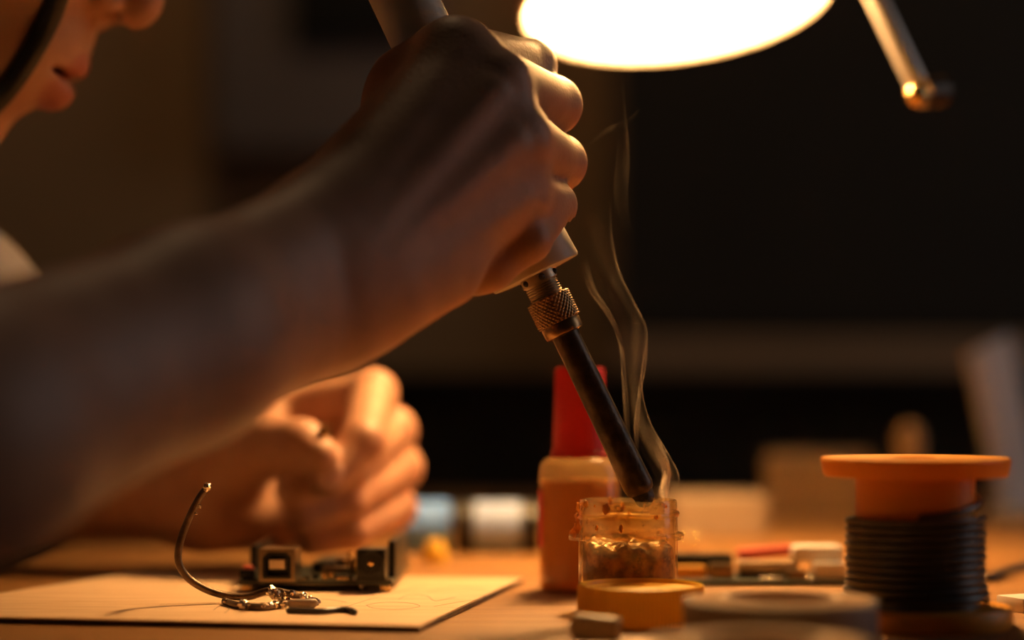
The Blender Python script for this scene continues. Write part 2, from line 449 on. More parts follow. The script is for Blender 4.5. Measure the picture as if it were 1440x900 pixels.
# ------------------------------------------------------------------ soldering iron
IY = 0.672
def I3(s, off=0.0, dY=0.0):
    """s: px along the iron from the frame's top edge, off: px to its right side"""
    return W(569 + 0.433 * s + 0.901 * off, 0.901 * s - 0.433 * off, IY) + Vector((0, dY, 0))
q = IY / FPX
i0 = I3(0); iax = (I3(100) - I3(0)).normalized()
def iron(prof, **k): return MB().lathe(i0, iax, [(s * q, r * q) for s, r in prof], **k)
t = thing('soldering_iron', I3(782), 'soldering iron with pale handle and dark barrel held in the fist', 'soldering iron')
part('handle', iron([(-190, 0), (-190, 34), (-184, 42), (-170, 45), (0, 46), (200, 48), (330, 50), (362, 52)], seg=64), M['handle'], t)
part('handle_ring', iron([(357, 50), (357, 74), (361, 77), (366, 76), (368, 60)], seg=64), M['amber_ring'], t, 'amber flange above the handle cap')
part('handle_cap', iron([(366, 61), (372, 63), (424, 66), (428, 64), (429, 30)], seg=64), M['cap'], t, 'grey end cap of the handle')
prof = [(427, 26), (441, 26), (442, 24)]
for k in range(7): prof += [(444 + k * 3.6, 22.6), (445.8 + k * 3.6, 24.6)]
nk = part('threaded_neck', iron(prof, seg=48), M['steel'], t, 'threaded steel neck')
for k in range(6):
    a_ = k * PI / 3 + 0.35
    c = I3(435) + (Vector((0.901, 0, 0.433)) * math.cos(a_) + Vector((0, -1, 0)) * math.sin(a_)) * 25.2 * q
    part('vent_hole', MB().blob(c, 4.6 * q, 12, 8), M['char'], nk)
def knurl(i, th, r, h):
    if i < 2 or i > 44: return r, h
    u = th * 30; v = (i - 2) / 42 * 2 * PI * 5
    return r + 1.9 * q * (abs(math.sin((u + v) / 2)) * abs(math.sin((u - v) / 2)) - 0.4), h
part('knurled_nut', iron([(463, 24), (464, 29)] + [(465.5 + 36.5 * k / 42, 31) for k in range(43)] + [(503, 29), (503.5, 22)], seg=240, mod=knurl), M['brass'], t, 'knurled brass nut', angle=75)
part('nut_collar', iron([(502, 27), (505, 28.5), (516, 28.5), (520, 27), (522, 20)], seg=48), M['brass'], t)
part('barrel', iron([(518, 19.5), (640, 20.3), (745, 21.2), (758, 21.5), (766, 19.5), (770, 15)], seg=48), M['burnt'], t, 'dark heat-stained barrel')
part('tip', iron([(766, 16), (772, 15), (780, 14), (786, 11), (790, 4), (791, 0)], seg=32, mod=lambda i, th, r, h: (r * (1 + 0.10 * math.sin(3 * th + i)), h)), M['char'], t)
part('cord', MB().tube([I3(-188), I3(-300), W(470, -430, 0.84), W(330, -420, 1.0), W(-200, -150, 1.10), W(-230, 300, 1.14), XY(-190, 1.15, 0.02), XY(-40, 1.17, 0.0035)], 0.003, seg=10), M['rubber'], t)

# ------------------------------------------------------------------ flux jar, rosin, lid
JX = (883 - 720) / FPX * IY; JY = IY
jq = IY / FPX
JR = HZ + CH / jq                                  # photo row of the bench at the jar's axis
t = thing('flux_jar', (JX, JY, TABLE), 'small clear plastic jar of amber flux under the iron tip', 'jar')
def jp(py): return (JR - py) * jq
th_ = 0.0011
outer = [(0, 0.0), (0, 66 * jq), (0.0012, 70 * jq), (jp(758), 70 * jq), (jp(757), 78 * jq), (jp(752), 79 * jq), (jp(749), 77 * jq), (jp(747), 70 * jq), (jp(706), 69 * jq), (jp(703), 68 * jq)]
inner = [(jp(703), 65 * jq), (jp(745), 65 * jq), (jp(760), 66 * jq), (0.002, 66 * jq), (0.0016, 0.0)]
def wob(i, th, r, h):
    if h > jp(712): h += 0.00045 * noise.noise(Vector((math.cos(th) * 3, math.sin(th) * 3, 1.3))) + 0.0002 * noise.noise(Vector((math.cos(th) * 11, math.sin(th) * 11, 7)))
    d = math.cos(th - PI)     # left side, melted lip
    if abs(h - jp(752)) < 0.0016 and r > 72 * jq:
        r += 0.0012 * max(0, d) ** 6; h -= 0.0004 * max(0, d) ** 4
    return r, h
body = part('jar_body', MB().lathe((JX, JY, TABLE), (0, 0, 1), outer + inner, seg=96, mod=wob), M['jar'], t)
thr = []
for k in range(97):
    a_ = 2 * PI * 1.25 * k / 96 + 0.3
    thr.append(Vector((JX + 69.5 * jq * math.cos(a_), JY + 69.5 * jq * math.sin(a_), TABLE + jp(732 - 14 * k / 96))))
part('screw_thread', MB().tube(thr, 0.00075, seg=8, smooth=1), M['jar'], body)
drips = MB()
for k in range(11):
    a_ = random.uniform(0, 2 * PI); py = random.uniform(706, 744)
    rr = random.uniform(0.0003, 0.0008)
    drips.blob((JX + 69.3 * jq * math.cos(a_), JY + 69.3 * jq * math.sin(a_), TABLE + jp(py)), (rr, rr, rr * random.uniform(1.0, 1.9)), 10, 8, jit=0.5)
for px, py, rr in ((816, 714, .0014), (813, 727, .0012), (812, 742, .0014), (806, 749, .0012), (852, 716, .0012), (824, 709, .0009)):
    c = W(px, py, JY - (0.0 if px < 820 else 0.0155)); drips.blob(c, (rr, rr, rr * 1.3), 12, 8, jit=0.5)
M['drip'] = mat('amber_drip', (0.80, 0.50, 0.18), 0.12, translucent=0.7, color2=(0.62, 0.30, 0.08), var_scale=260)
part('resin_drips', drips, M['drip'], body, 'amber drips on the jar neck', kind='stuff')
def lump(i, th, r, h):
    n = noise.noise(Vector((math.cos(th) * r * 260, math.sin(th) * r * 260, h * 180)))
    if h > jp(790): h += 0.0022 * n + 0.0012 * math.cos(th - 2.2) * r / (62 * jq)
    return max(0.0, r * (1 + 0.02 * n)), h
rp = [(0.0024, 0.0), (0.0024, 62 * jq)] + [(0.0024 + (jp(766) - 0.0024) * k / 14, 64.0 * jq) for k in range(1, 15)] + [(jp(762), 60 * jq), (jp(761), 48 * jq), (jp(762), 34 * jq), (jp(764), 18 * jq), (jp(764), 0.0)]
single('rosin_flux', MB().lathe((JX, JY, TABLE), (0, 0, 1), rp, seg=72, mod=lump), M['rosin'], (JX, JY, TABLE + 0.0024),
       'crusty brown amber rosin filling the clear jar', 'flux', kind='stuff', angle=80)

LDY = 0.634; LDX = (901 - 720) / FPX * LDY; lq = LDY / FPX
def ribs(i, th, r, h):
    return (r + (0.00022 * math.cos(th * 90) if 2 <= i <= 4 else 0), h)
t = thing('jar_lid', (LDX, LDY, TABLE), 'yellow ribbed screw lid lying in front of the jar', 'lid')
lh = 0.0122
part('lid_shell', MB().lathe((LDX, LDY, TABLE), (0, 0, 1), [(0, 0), (0.0004, 80 * lq), (0.0006, 88 * lq), (0.005, 88.6 * lq), (lh - 0.0009, 88 * lq), (lh - 0.0002, 87 * lq), (lh, 85 * lq), (lh - 0.0004, 83 * lq), (lh - 0.0013, 82 * lq), (lh - 0.0014, 0)], seg=360, mod=ribs), M['yellow'], t)

# ------------------------------------------------------------------ solder spool
SY = 0.630; SX = (1287 - 720) / FPX * SY; sq = SY / FPX
t = thing('solder_spool', (SX, SY, TABLE), 'orange plastic spool wound with dark solder wire', 'spool')
def szv(py): return (HZ + CH / sq - py) * sq
zt = szv(643)
part('top_flange', MB().lathe((SX, SY, TABLE), (0, 0, 1), [(zt - 0.0056, 82 * sq), (zt - 0.0057, 126 * sq), (zt - 0.005, 128 * sq), (zt - 0.0007, 132 * sq), (zt, 130 * sq), (zt, 30 * sq), (zt - 0.0056, 30 * sq), (zt - 0.0056, 82 * sq)], seg=96), M['orange'], t)
part('core', MB().lathe((SX, SY, TABLE), (0, 0, 1), [(0.004, 83 * sq), (zt - 0.005, 83 * sq)], seg=72), M['orange'], t)
part('bottom_flange', MB().lathe((SX, SY, TABLE), (0, 0, 1), [(0.0, 30 * sq), (0.0, 132 * sq), (0.0006, 134 * sq), (0.0052, 134 * sq), (0.006, 132 * sq), (0.006, 30 * sq), (0.0, 30 * sq)], seg=96), M['orange'], t)
wr = 0.00115; wd = MB()
z0, z1 = 0.0075, szv(727); nt_ = int((z1 - z0) / (wr * 1.98)); pts = []; S = 44
for k in range(nt_ * S):
    a_ = 2 * PI * k / S; f = k / (nt_ * S)
    r = (93 + 0.8 * math.sin(f * 40)) * sq
    if f < 0.22: r += (0.22 - f) / 0.22 * 8 * sq
    pts.append(Vector((SX + r * math.cos(a_), SY + r * math.sin(a_), TABLE + z0 + (z1 - z0) * f)))
wd.tube(pts, wr, seg=8, smooth=1)
wind = part('solder_winding', wd, M['solder'], t, 'dark grey solder wound on the spool')
pts = []
for k in range(40):
    f = k / 39; a_ = -PI / 2 - 0.1 + f * 2.6
    pts.append(Vector((SX + (86 + 4 * (1 - f)) * sq * math.cos(a_), SY + (86 + 4 * (1 - f)) * sq * math.sin(a_), TABLE + z1 + 0.0008 + 0.0085 * f ** 1.2)))
part('loose_strand', MB().tube(pts, wr, seg=8, smooth=1), M['solder'], wind, 'loose turn of solder rising up the core')
inner_wind = MB().lathe((SX, SY, TABLE), (0, 0, 1), [(0.006, 90 * sq), (z1 - 0.0006, 90 * sq), (z1, 84 * sq)], seg=64)
part('inner_layers', inner_wind, M['solder'], wind)

# ------------------------------------------------------------------ tape rolls and plastic bit, foreground
def roll(name, px, Y, R, r_in, h, mside, label, cat):
    X = (px - 720) / FPX * Y
    t = thing(name, (X, Y, TABLE), label, cat, None)
    part('tape', MB().lathe((X, Y, TABLE), (0, 0, 1), [(0, r_in + .002), (0, R - .0005), (0.0006, R), (h - 0.0006, R), (h, R - 0.0006), (h - 0.0003, r_in + 0.002), (0, r_in + .002)], seg=96), mside, t)
    part('edge_rings', MB().lathe((X, Y, TABLE + h - 0.0002), (0, 0, 1), [(0, r_in + 0.002)] + [(0.0003 + 0.00014 * (k % 2), r_in + 0.0022 + (R - r_in - 0.0034) * k / 24) for k in range(25)] + [(0, R - 0.001), (0, r_in + 0.002)], seg=96), M['tape_edge'], t)
    part('card_core', MB().lathe((X, Y, TABLE), (0, 0, 1), [(0, r_in), (0, r_in + .002), (h + 0.0006, r_in + .002), (h + 0.0006, r_in), (0, r_in)], seg=64), M['tape_card'], t)
    return t
roll('tape_roll', 1097, 0.577, 0.0272, 0.0150, 0.0135, M['tape_grey'], 'grey roll of tape lying before the orange spool', 'tape')
roll('tape_roll', 1066, 0.515, 0.0270, 0.0165, 0.0098, M['masking'], 'tan roll of tape nearest the camera, cut by the bottom edge', 'tape')
single('plastic_strip', MB().box(XY(838, 0.597, 0.0034), (0.0145, 0.0075, 0.0066), rot=rotz(-14) @ roty(4), bevel=0.002, seg=3), M['strip'], XY(838, 0.597),
       'small pale plastic piece at the lower left of the yellow lid', 'plastic piece')

# ------------------------------------------------------------------ plywood board with pencil marks
BT = 0.0022
def poly_slab(pts, z0, z1):
    n = len(pts)
    v = [Vector((x, y, TABLE + z0)) for x, y in pts] + [Vector((x, y, TABLE + z1)) for x, y in pts]
    f = [tuple(reversed(range(n))), tuple(range(n, 2 * n))] + [(i, (i + 1) % n, n + (i + 1) % n, n + i) for i in range(n)]
    return MB().add(v, f)
bp_ = [(-0.2005, 0.641), (-0.0273, 0.609), (0.0039, 0.759), (-0.145, 0.779)]
t = thing('plywood_board', (-0.09, 0.68, TABLE), 'thin plywood sheet with pencil lines under the circuit board', 'board')
part('core_ply', poly_slab(bp_, 0.0003, BT - 0.0005), M['ply_edge_shaded'], t, 'dark plywood edge with the shadow below painted in')
ip = [(x + (0.0002 if x < -0.1 else -0.0002), y) for x, y in bp_]
top = part('face_ply', poly_slab(ip, BT - 0.0005, BT), M['ply'], t, 'pale sanded face')
def pencil(pts, wd=0.00013):
    mb = MB(); P = [XY(px, (CH - BT) * FPX / (py - HZ), BT) for px, py in pts]
    if len(P) > 2: P = [Vector(p) for p in catmull(P, 6)]
    vs = []; fs = []
    for i, p in enumerate(P):
        d = (P[min(i + 1, len(P) - 1)] - P[max(i - 1, 0)]).normalized(); n = Vector((-d.y, d.x, 0)) * wd
        vs += [p + n + Vector((0, 0, 0.00002)), p - n + Vector((0, 0, 0.00002)), p - n + Vector((0, 0, 0.00007)), p + n + Vector((0, 0, 0.00007))]
        if i:
            a_ = (i - 1) * 4; b_ = i * 4
            fs += [(a_ + k, a_ + (k + 1) % 4, b_ + (k + 1) % 4, b_ + k) for k in range(4)]
    return part('pencil_line', mb.add(vs, fs), M['pencil'], top)
pencil([(225, 850), (330, 847), (400, 849)]); pencil([(478, 856), (530, 840), (600, 822)])
pencil([(300, 858), (310, 852), (322, 856), (316, 862)])
pencil([(515, 851), (540, 847), (575, 848), (590, 853), (560, 857), (525, 855), (515, 851)])
pencil([(560, 843), (575, 837), (600, 838), (612, 845), (640, 840)]); pencil([(610, 853), (650, 846), (690, 842)])
pencil([(450, 842), (470, 844), (487, 847)]); pencil([(600, 832), (640, 826), (680, 828)])

# ------------------------------------------------------------------ burnt wire scraps on the board
zb = TABLE + BT
def OB(px, py): return XY(px, (CH - BT) * FPX / (py - HZ), BT)       # on the board
wire_r = 0.00115
pts = [W(292, 684, 0.668), W(279, 702, 0.668), W(263, 735, 0.668), W(252, 768, 0.668), W(252, 793, 0.668), W(266, 814, 0.669), W(292, 830, 0.670), W(322, 838, 0.672), W(350, 839, 0.672), W(378, 831, 0.670), W(402, 834, 0.668), W(428, 842, 0.666), W(444, 848, 0.664)]
t = thing('bent_wire', OB(340, 843), 'bent tinned wire curling up from the plywood, blobs at its end', 'wire')
part('strand', MB().tube(pts, [wire_r * .95, wire_r] + [wire_r * 1.08] * 9 + [wire_r, wire_r * .9], seg=14, smooth=8), M['wire'], t)
bl = MB()
for px, py, r in ((291, 685, 1.3), (281, 712, .5), (276, 722, .45), (383, 833, 1.6), (389, 836, 1.4), (400, 833, .8), (411, 833, .9), (427, 838, 1.1), (437, 845, 1.3), (443, 848, 1.5), (396, 842, 1.3), (404, 847, 1.4), (434, 842, .8)):
    bl.blob(W(px, py, 0.665 if py > 800 else 0.667), r * 0.00105, 12, 8, jit=0.7)
part('solder_blobs', bl, M['tin'], t, 'bright tin blobs on the wire', kind='stuff')
t = thing('wire_scrap', OB(360, 858), 'short straight blobbed wire scrap lying before the bent wire', 'wire')
part('strand', MB().tube([OB(316, 850) + Vector((0, 0, 0.0011)), OB(335, 856) + Vector((0, 0, 0.0011)), OB(370, 859) + Vector((0, 0, 0.0011)), OB(402, 854) + Vector((0, 0, 0.0012))], wire_r, seg=14), M['wire'], t)
bl = MB()
for px, py, r in ((342, 856, 1.5), (346, 858, 1.2), (370, 858, .9), (380, 857, 1.0), (387, 856, 1.1), (398, 855, 1.0), (318, 851, .8)):
    bl.blob(OB(px, py + 1) + Vector((0, -0.0006, 0.0016)), r * 0.00105, 12, 8, jit=0.7)
part('solder_blobs', bl, M['tin'], t, kind='stuff')
single('insulation_scrap', MB().tube([OB(406, 863) + Vector((0, 0, .0010)), OB(450, 864) + Vector((0, 0, .0010)), OB(475, 862) + Vector((0, 0, .0010)), OB(489, 862) + Vector((0, 0, .0010)), OB(499, 865) + Vector((0, 0, .0010))], 0.00098, seg=12), M['rubber'], OB(450, 864),
       'black wire insulation scrap lying along the plywood front', 'wire')
single('clear_sleeve', MB().tube([OB(410, 856) + Vector((0, 0, .0016)), OB(441, 855) + Vector((0, 0, .0016))], 0.0015, seg=16, smooth=1), M['frost'], OB(425, 857),
       'frosted plastic sleeve piece between the wire scraps', 'sleeve')

# ------------------------------------------------------------------ circuit board on the plywood
def circuit_board():
    Y0 = 0.708; X0 = (443 - 720) / FPX * Y0
    rot = rotz(-2.0); base = Vector((X0, Y0, TABLE + BT))
    t = thing('circuit_board', base, 'microcontroller circuit board with square socket and power jack on plywood', 'circuit board')
    def at(x, y, z): return base + rot @ Vector((x, y, z)) / 1000
    zp = 2.3
    def bx(x, y, z, sx, sy, sz, bev=0.15): return MB().box(at(x, y, z + sz / 2), (sx / 1000, sy / 1000, sz / 1000), rot, bev / 1000, 2)
    part('board_slab', bx(0, 34, zp, 53.3, 68, 1.6), M['pcb'], t)
    for x in (-24, 24):
        for y in (3, 60): part('standoff', bx(x, y, 0, 3.5, 3.5, zp), M['gold'], t)
    zt = zp + 1.6
    # square printer-type socket
    u = thing_part = None
    def ring(cx, cz, y0, y1, wo, ho, wi, hi, ch):
        """a square tube with cut upper corners inside"""
        o_ = [(-wo, -ho), (wo, -ho), (wo, ho), (-wo, ho)]
        o8 = [(-wo, -ho), (wo, -ho), (wo, ho - .3), (wo - .3, ho), (-wo + .3, ho), (-wo, ho - .3)]
        i8 = [(-wi, -hi), (wi, -hi), (wi, hi - ch), (wi - ch, hi), (-wi + ch, hi), (-wi, hi - ch)]
        v = []; n = 6
        for y in (y0, y1):
            for p in (o8, i8):
                v += [at(cx + a, y, cz + b) for a, b in p]
        f = []
        for i in range(n):
            j = (i + 1) % n
            f += [(i, j, n + j, n + i), (2 * n + i, 3 * n + i, 3 * n + j, 2 * n + j), (i, 2 * n + i, 2 * n + j, j), (n + i, n + j, 3 * n + j, 3 * n + i)]
        return MB().add(v, f)
    cx = -12.4; cz = zt + 5.6
    s = part('data_socket', ring(cx, cz, -5.2, 9.5, 6.2, 5.6, 4.9, 4.5, 1.8), M['nickel'], t, 'nickel square data socket', smooth=False)
    part('socket_inside', bx(cx, 4.0, zt + 0.9, 10.0, 10.5, 9.4), M['black'], s)
    part('socket_collar', ring(cx, cz - 0.1, -4.9, -1.5, 4.95, 4.6, 3.9, 3.6, 1.6), M['black'], s, smooth=False)
    part('socket_tongue', bx(cx, -2.6, cz - 1.2, 5.4, 5.0, 3.1), M['cream'], s, 'pale tongue in the socket')
    part('socket_back', bx(cx, 9.0, zt, 12.4, 1.0, 11.2), M['nickel'], s)
    # power jack
    jx = 19.5
    j = part('power_jack', bx(jx, 4.5, zt, 9.6, 14, 10.9, .3), M['black'], t, 'black barrel power jack')
    part('jack_barrel', MB().lathe(at(jx, -2.6, zt + 6.3), rot @ Vector((0, 1, 0)), [(0.0, 0.0032), (-0.0005, 0.0034), (-0.0005, 0.0040), (0.0006, 0.0041)], seg=32), M['black'], j)
    part('jack_pin', MB().lathe(at(jx, -2.4, zt + 6.3), rot @ Vector((0, -1, 0)), [(0, 0.001), (0.0008, 0.001), (0.0012, 0.0005)], seg=16), M['gold'], j)
    part('jack_base', bx(jx, -1.8, zt, 10.2, 1.6, 1.6), M['black'], j)
    # reset button, left
    b = part('reset_button', bx(-24.2, 7, zt, 5.4, 5.4, 3.2, .3), M['black'], t)
    part('button_cap', MB().lathe(at(-24.2, 7, zt + 3.1), (0, 0, 1), [(0, .0019), (.0012, .0019), (.0015, .0014)], seg=20), M['button'], b, 'red button cap')
    # pin headers along both sides
    for x, y0, y1, h in ((-25.0, 24, 64, 10.0), (25.1, 14, 64, 12.5)):
        part('pin_header', bx(x, (y0 + y1) / 2, zt, 2.5, y1 - y0, h), M['black'], t)
    # crystal, capacitors, regulator, small parts
    part('crystal', bx(5.2, 15, zt, 10.5, 4.2, 3.6, 1.5), M['nickel'], t)
    for x, y in ((7.4, 22), (11.0, 24)):
        c = part('capacitor', MB().lathe(at(x, y, zt), (0, 0, 1), [(0, .0031), (.0052, .0031), (.0057, .0027), (.0057, 0)], seg=28), M['nickel'], t)
        part('capacitor_base', bx(x, y, zt, 6.6, 6.6, .9), M['black'], c)
    part('chip', bx(0, 44, zt + .6, 9, 34, 3.2), M['black'], t)
    part('regulator', bx(9.2, 5, zt, 6.2, 3.6, 1.7), M['black'], t)
    part('regulator_tab', bx(9.2, 2.4, zt, 4.2, 1.6, 1.1), M['gold'], t)
    for k, (x, y, sx, sz) in enumerate(((-3.5, 4, 2.0, 1.2), (-0.6, 6, 2.2, 1.6), (2.6, 4.5, 1.6, 2.4), (4.8, 6, 1.6, 2.4), (3.4, 2.5, 1.3, .9), (-4.8, 1.8, 2.6, .8))):
        part('chip_resistor', bx(x, y, zt, sx, 1.2, sz, .1), M['gold'] if k in (2, 3, 4) else M['nickel'] if k == 5 else M['black'], t)
    for k in range(6): part('header_pin', bx(9.5 + (k % 3) * 2.54, 18 + (k // 3) * 2.54, zt, .64, .64, 8.5, .1), M['gold'], t)
    for x in (15.5, 23.0): part('solder_pin', bx(x, 4.5, zp - 2.0, 1.2, 1.2, 2.0, .2), M['tin'], t)
    part('mount_ring', MB().lathe(at(25.0, 0.9, zt), (0, 0, 1), [(0, .0013), (.0006, .0012), (.0008, 0.0006)], seg=16), M['gold'], t)
circuit_board()

# ------------------------------------------------------------------ bottle with red cap
BY = 0.738; BXc = (815 - 720) / FPX * BY; bq = BY / FPX
def bz(py): return (HZ + CH / bq - py) * bq
t = thing('bottle', (BXc, BY, TABLE), 'amber bottle with tall red cap standing behind the jar', 'bottle')
part('bottle_body', MB().lathe((BXc, BY, TABLE), (0, 0, 1), [(0, 0), (0, 50 * bq), (0.001, 56 * bq), (bz(665), 57 * bq), (bz(652), 55 * bq), (bz(646), 49 * bq), (bz(642), 40 * bq), (bz(634), 33 * bq)], seg=64), M['amber_bottle'], t)
part('liquid', MB().lathe((BXc, BY, TABLE), (0, 0, 1), [(0.001, 0), (0.001, 53 * bq), (bz(676), 54.5 * bq), (bz(675), 0)], seg=48), M['liquid'], t, 'amber liquid in the bottle')
cap = part('cap', MB().lathe((BXc, BY, TABLE), (0, 0, 1), [(bz(643), 34 * bq), (bz(643), 40 * bq), (bz(634), 40 * bq), (bz(632), 37.5 * bq), (bz(520), 34 * bq), (bz(517), 32 * bq), (bz(517), 0)], seg=144, mod=lambda i, th, r, h: (r * (1 + (0.012 * math.cos(th * 36) if i in (3, 4) else 0)), h)), M['red'], t, 'tall ribbed red cap')
# red sticker wraps the left side
mb = MB(); vs = []; fs = []
for i in range(13):
    a_ = PI - 0.75 + i * 0.10
    for z in (bz(768), bz(690)):
        for r in (57.2, 57.8): vs.append(Vector((BXc + r * bq * math.cos(a_), BY + r * bq * math.sin(a_), TABLE + z)))
for i in range(12):
    a_ = i * 4; b_ = a_ + 4
    fs += [(a_ + 1, b_ + 1, b_ + 3, a_ + 3), (a_, a_ + 2, b_ + 2, b_), (a_, b_, b_ + 1, a_ + 1), (a_ + 2, a_ + 3, b_ + 3, b_ + 2)]
fs += [(0, 1, 3, 2), (48, 50, 51, 49)]
mb2 = MB(); ang0 = -0.9
vs2 = []
for v in vs:
    d = v - Vector((BXc, BY, 0)); c, s_ = math.cos(-0.55 + 0.0), math.sin(-0.55)
    vs2.append(v)
part('sticker', MB().add(vs2, fs), M['redlabel'], t, 'red sticker on the bottle side')

# ------------------------------------------------------------------ things further back on the bench
def lying(name, px0, px1, Y, r, m, label, cat, ends=None, ang=0):
    x0 = (px0 - 720) / FPX * Y; x1 = (px1 - 720) / FPX * Y
    d = Vector((math.cos(math.radians(ang)), math.sin(math.radians(ang)), 0))
    c = Vector(((x0 + x1) / 2, Y, TABLE + r)); L_ = (x1 - x0)
    t = thing(name, (c.x, c.y, TABLE), label, cat)
    part('barrel', MB().lathe(c - d * L_ / 2, d, [(0, 0), (0, r * .8), (0.001, r), (L_ - .001, r), (L_, r * .8), (L_, 0)], seg=40), m, t)
    if ends:
        for s_ in (0, 1):
            part('end_cap', MB().lathe(c - d * (L_ / 2 + .0005) if not s_ else c + d * (L_ / 2 - .008), d, [(0, 0), (0, r + .0002), (.0085, r + .0002), (.0085, r * .5)], seg=40), ends, t, 'black end cap')
    return t
lying('blue_cylinder', 565, 634, 0.905, 0.0112, M['blue'], 'blurred pale blue cylinder lying right behind the pinching hand', 'cylinder')
lying('grey_cylinder', 642, 758, 0.900, 0.0112, M['pale'], 'blurred pale grey cylinder with dark ends left of the bottle', 'cylinder', ends=M['black'])
t = thing('wire_nut', XY(612, 0.85), 'small yellow plastic cone on the bench before the blue cylinder', 'plastic cone')
part('cone', MB().lathe(XY(612, 0.85), (0, 0, 1), [(0, .0052), (.003, .0055), (.0085, .0036), (.0095, .0025), (.0095, 0)], seg=28), M['yellow'], t)
single('steel_bead', MB().blob(XY(652, 0.90, 0.0016), 0.0016, 14, 10), M['tin'], XY(652, 0.90), 'tiny metal bead before the grey cylinder', 'bead')
single('steel_ball', MB().blob(XY(971, 0.93, 0.0030), 0.0030, 16, 12), M['gold'], XY(971, 0.93), 'shiny brass bead right of the jar before the beige box', 'bead')
t = thing('small_box', XY(1003, 1.01), 'small beige card box on the bench behind the jar', 'box')
c = XY(1003, 1.01, 0.0095)
part('box_tray', MB().box(c, (0.045, 0.034, 0.019), rotz(6), .0015), M['beige'], t)
part('box_lid', MB().box(c + Vector((0, 0, 0.0065)), (0.0465, 0.0355, 0.0075), rotz(6), .0012), M['beige'], t)
t = thing('cardboard_box', XY(1150, 1.14), 'brown cardboard box behind the orange spool', 'box')
c = XY(1150, 1.14, 0.0165)
part('box_body', MB().box(c, (0.058, 0.05, 0.033), rotz(-9), .001), M['card'], t)
part('flap', MB().box(c + Vector((0, -0.001, 0.0170)), (0.056, 0.024, 0.0012), rotz(-9) @ rotx(10)), M['card'], t)
part('tape_seam', MB().box(c + Vector((-0.002, 0.012, 0.0168)), (0.0582, 0.012, 0.0006), rotz(-9)), M['masking'], t)
t = thing('wooden_peg', XY(1278, 1.10), 'round topped wooden peg standing behind the orange spool', 'peg')
pz = [(0, .009), (.004, .009), (.006, .0052), (.030, .0058), (.036, .0075), (.044, .0078), (.049, .0065), (.0525, .0035), (.0535, 0)]
part('turned_peg', MB().lathe(XY(1278, 1.10), (0, 0, 1), [(0, 0)] + pz[:5], seg=28), M['peg'], t)
part('peg_head', MB().lathe(XY(1278, 1.10), (0, 0, 1), [(.033, .006)] + pz[5:], seg=28), M['peg'], t)
# pale strip leaning at the right
t = thing('leaning_bracket', XY(1455, 1.12), 'pale grey bent metal bracket leaning at the right edge', 'bracket')
a0 = W(1380, 482, 1.13); a1 = W(1450, 728, 1.12)
M['grey_metal'] = mat('pale_grey_enamel', (0.74, 0.72, 0.74), 0.5)
d = (a1 - a0); n_ = d.length
ry_ = math.degrees(math.atan2(d.x / math.cos(math.radians(40)), -d.z)); turn = rotz(40) @ roty(-ry_)
part('strip', MB().box((a0 + a1) / 2, (0.036, 0.006, n_), turn, .0015), M['grey_metal'], t)
part('foot', MB().box(Vector((a1.x + 0.012, 1.12, TABLE + 0.003)), (0.06, 0.05, 0.006), rotz(40), .0015), M['grey_metal'], t)
part('bolt', MB().lathe(a0 + d * 0.12 + Vector((0, -0.003, 0)), (0, -1, 0), [(0, .005), (.002, .005), (.0026, .003), (.0026, 0)], seg=6), M['nickel'], t)

# second small circuit module behind the grey tape
def module():
    Y0 = 0.756; base = XY(1075, Y0); k_ = FPX / Y0; row = HZ + CH * k_
    t = thing('circuit_module', base, 'small electronics module with white connectors behind the grey tape', 'circuit board')
    def bx(px0, px1, py0, py1, y=0.0, dy=0.010, bev=.0005, rot=None):
        """a block seen between these columns and rows of the photograph"""
        z0, z1 = (row - py1) / k_, (row - py0) / k_
        return MB().box(Vector((((px0 + px1) / 2 - 720) / k_, Y0 + y, TABLE + (z0 + z1) / 2)), ((px1 - px0) / k_, dy, z1 - z0), rot, bev)
    part('board_slab', bx(940, 1198, 813, 820, 0.010, 0.040), M['pcb'], t)
    for x in (948, 1190): part('standoff', bx(x - 6, x + 6, 820, row, 0.010, 0.03, .0001), M['black'], t)
    part('black_block', bx(948, 1036, 784, 813, 0.018, 0.012), M['black'], t)
    part('amber_film_part', bx(950, 994, 797, 813, 0.004, 0.006, .001), M['amber_ring'], t, 'amber coloured component')
    part('metal_can', bx(997, 1030, 792, 813, 0.0, 0.007, .001), M['nickel'], t)
    part('header_strip', bx(1040, 1112, 804, 813, 0.004, 0.006), M['black'], t)
    part('cream_strip', bx(1038, 1124, 790, 804, 0.004, 0.007), M['cream'], t)
    part('ribbon', bx(1042, 1122, 773, 787, 0.012, 0.012, .0008, roty(-5)), M['button'], t, 'red flat ribbon end')
    w_ = part('white_connector', bx(1114, 1186, 767, 790, 0.004, 0.012, .0025), M['white'], t)
    part('connector_leg', bx(1142, 1188, 790, 813, 0.0, 0.012, .0006), M['white'], w_)
    part('connector_leg', bx(1114, 1128, 789, 813, 0.010, 0.008, .0006), M['cream'], w_)
    part('crystal', bx(1104, 1131, 800, 813, -0.004, 0.004, .001), M['nickel'], t)
    for px in (1070, 1082, 1094, 1136): part('solder_joint', MB().blob(Vector(((px - 720) / k_, Y0 - 0.006, TABLE + (row - 812) / k_)), .0011, 10, 8), M['tin'], t)
module()

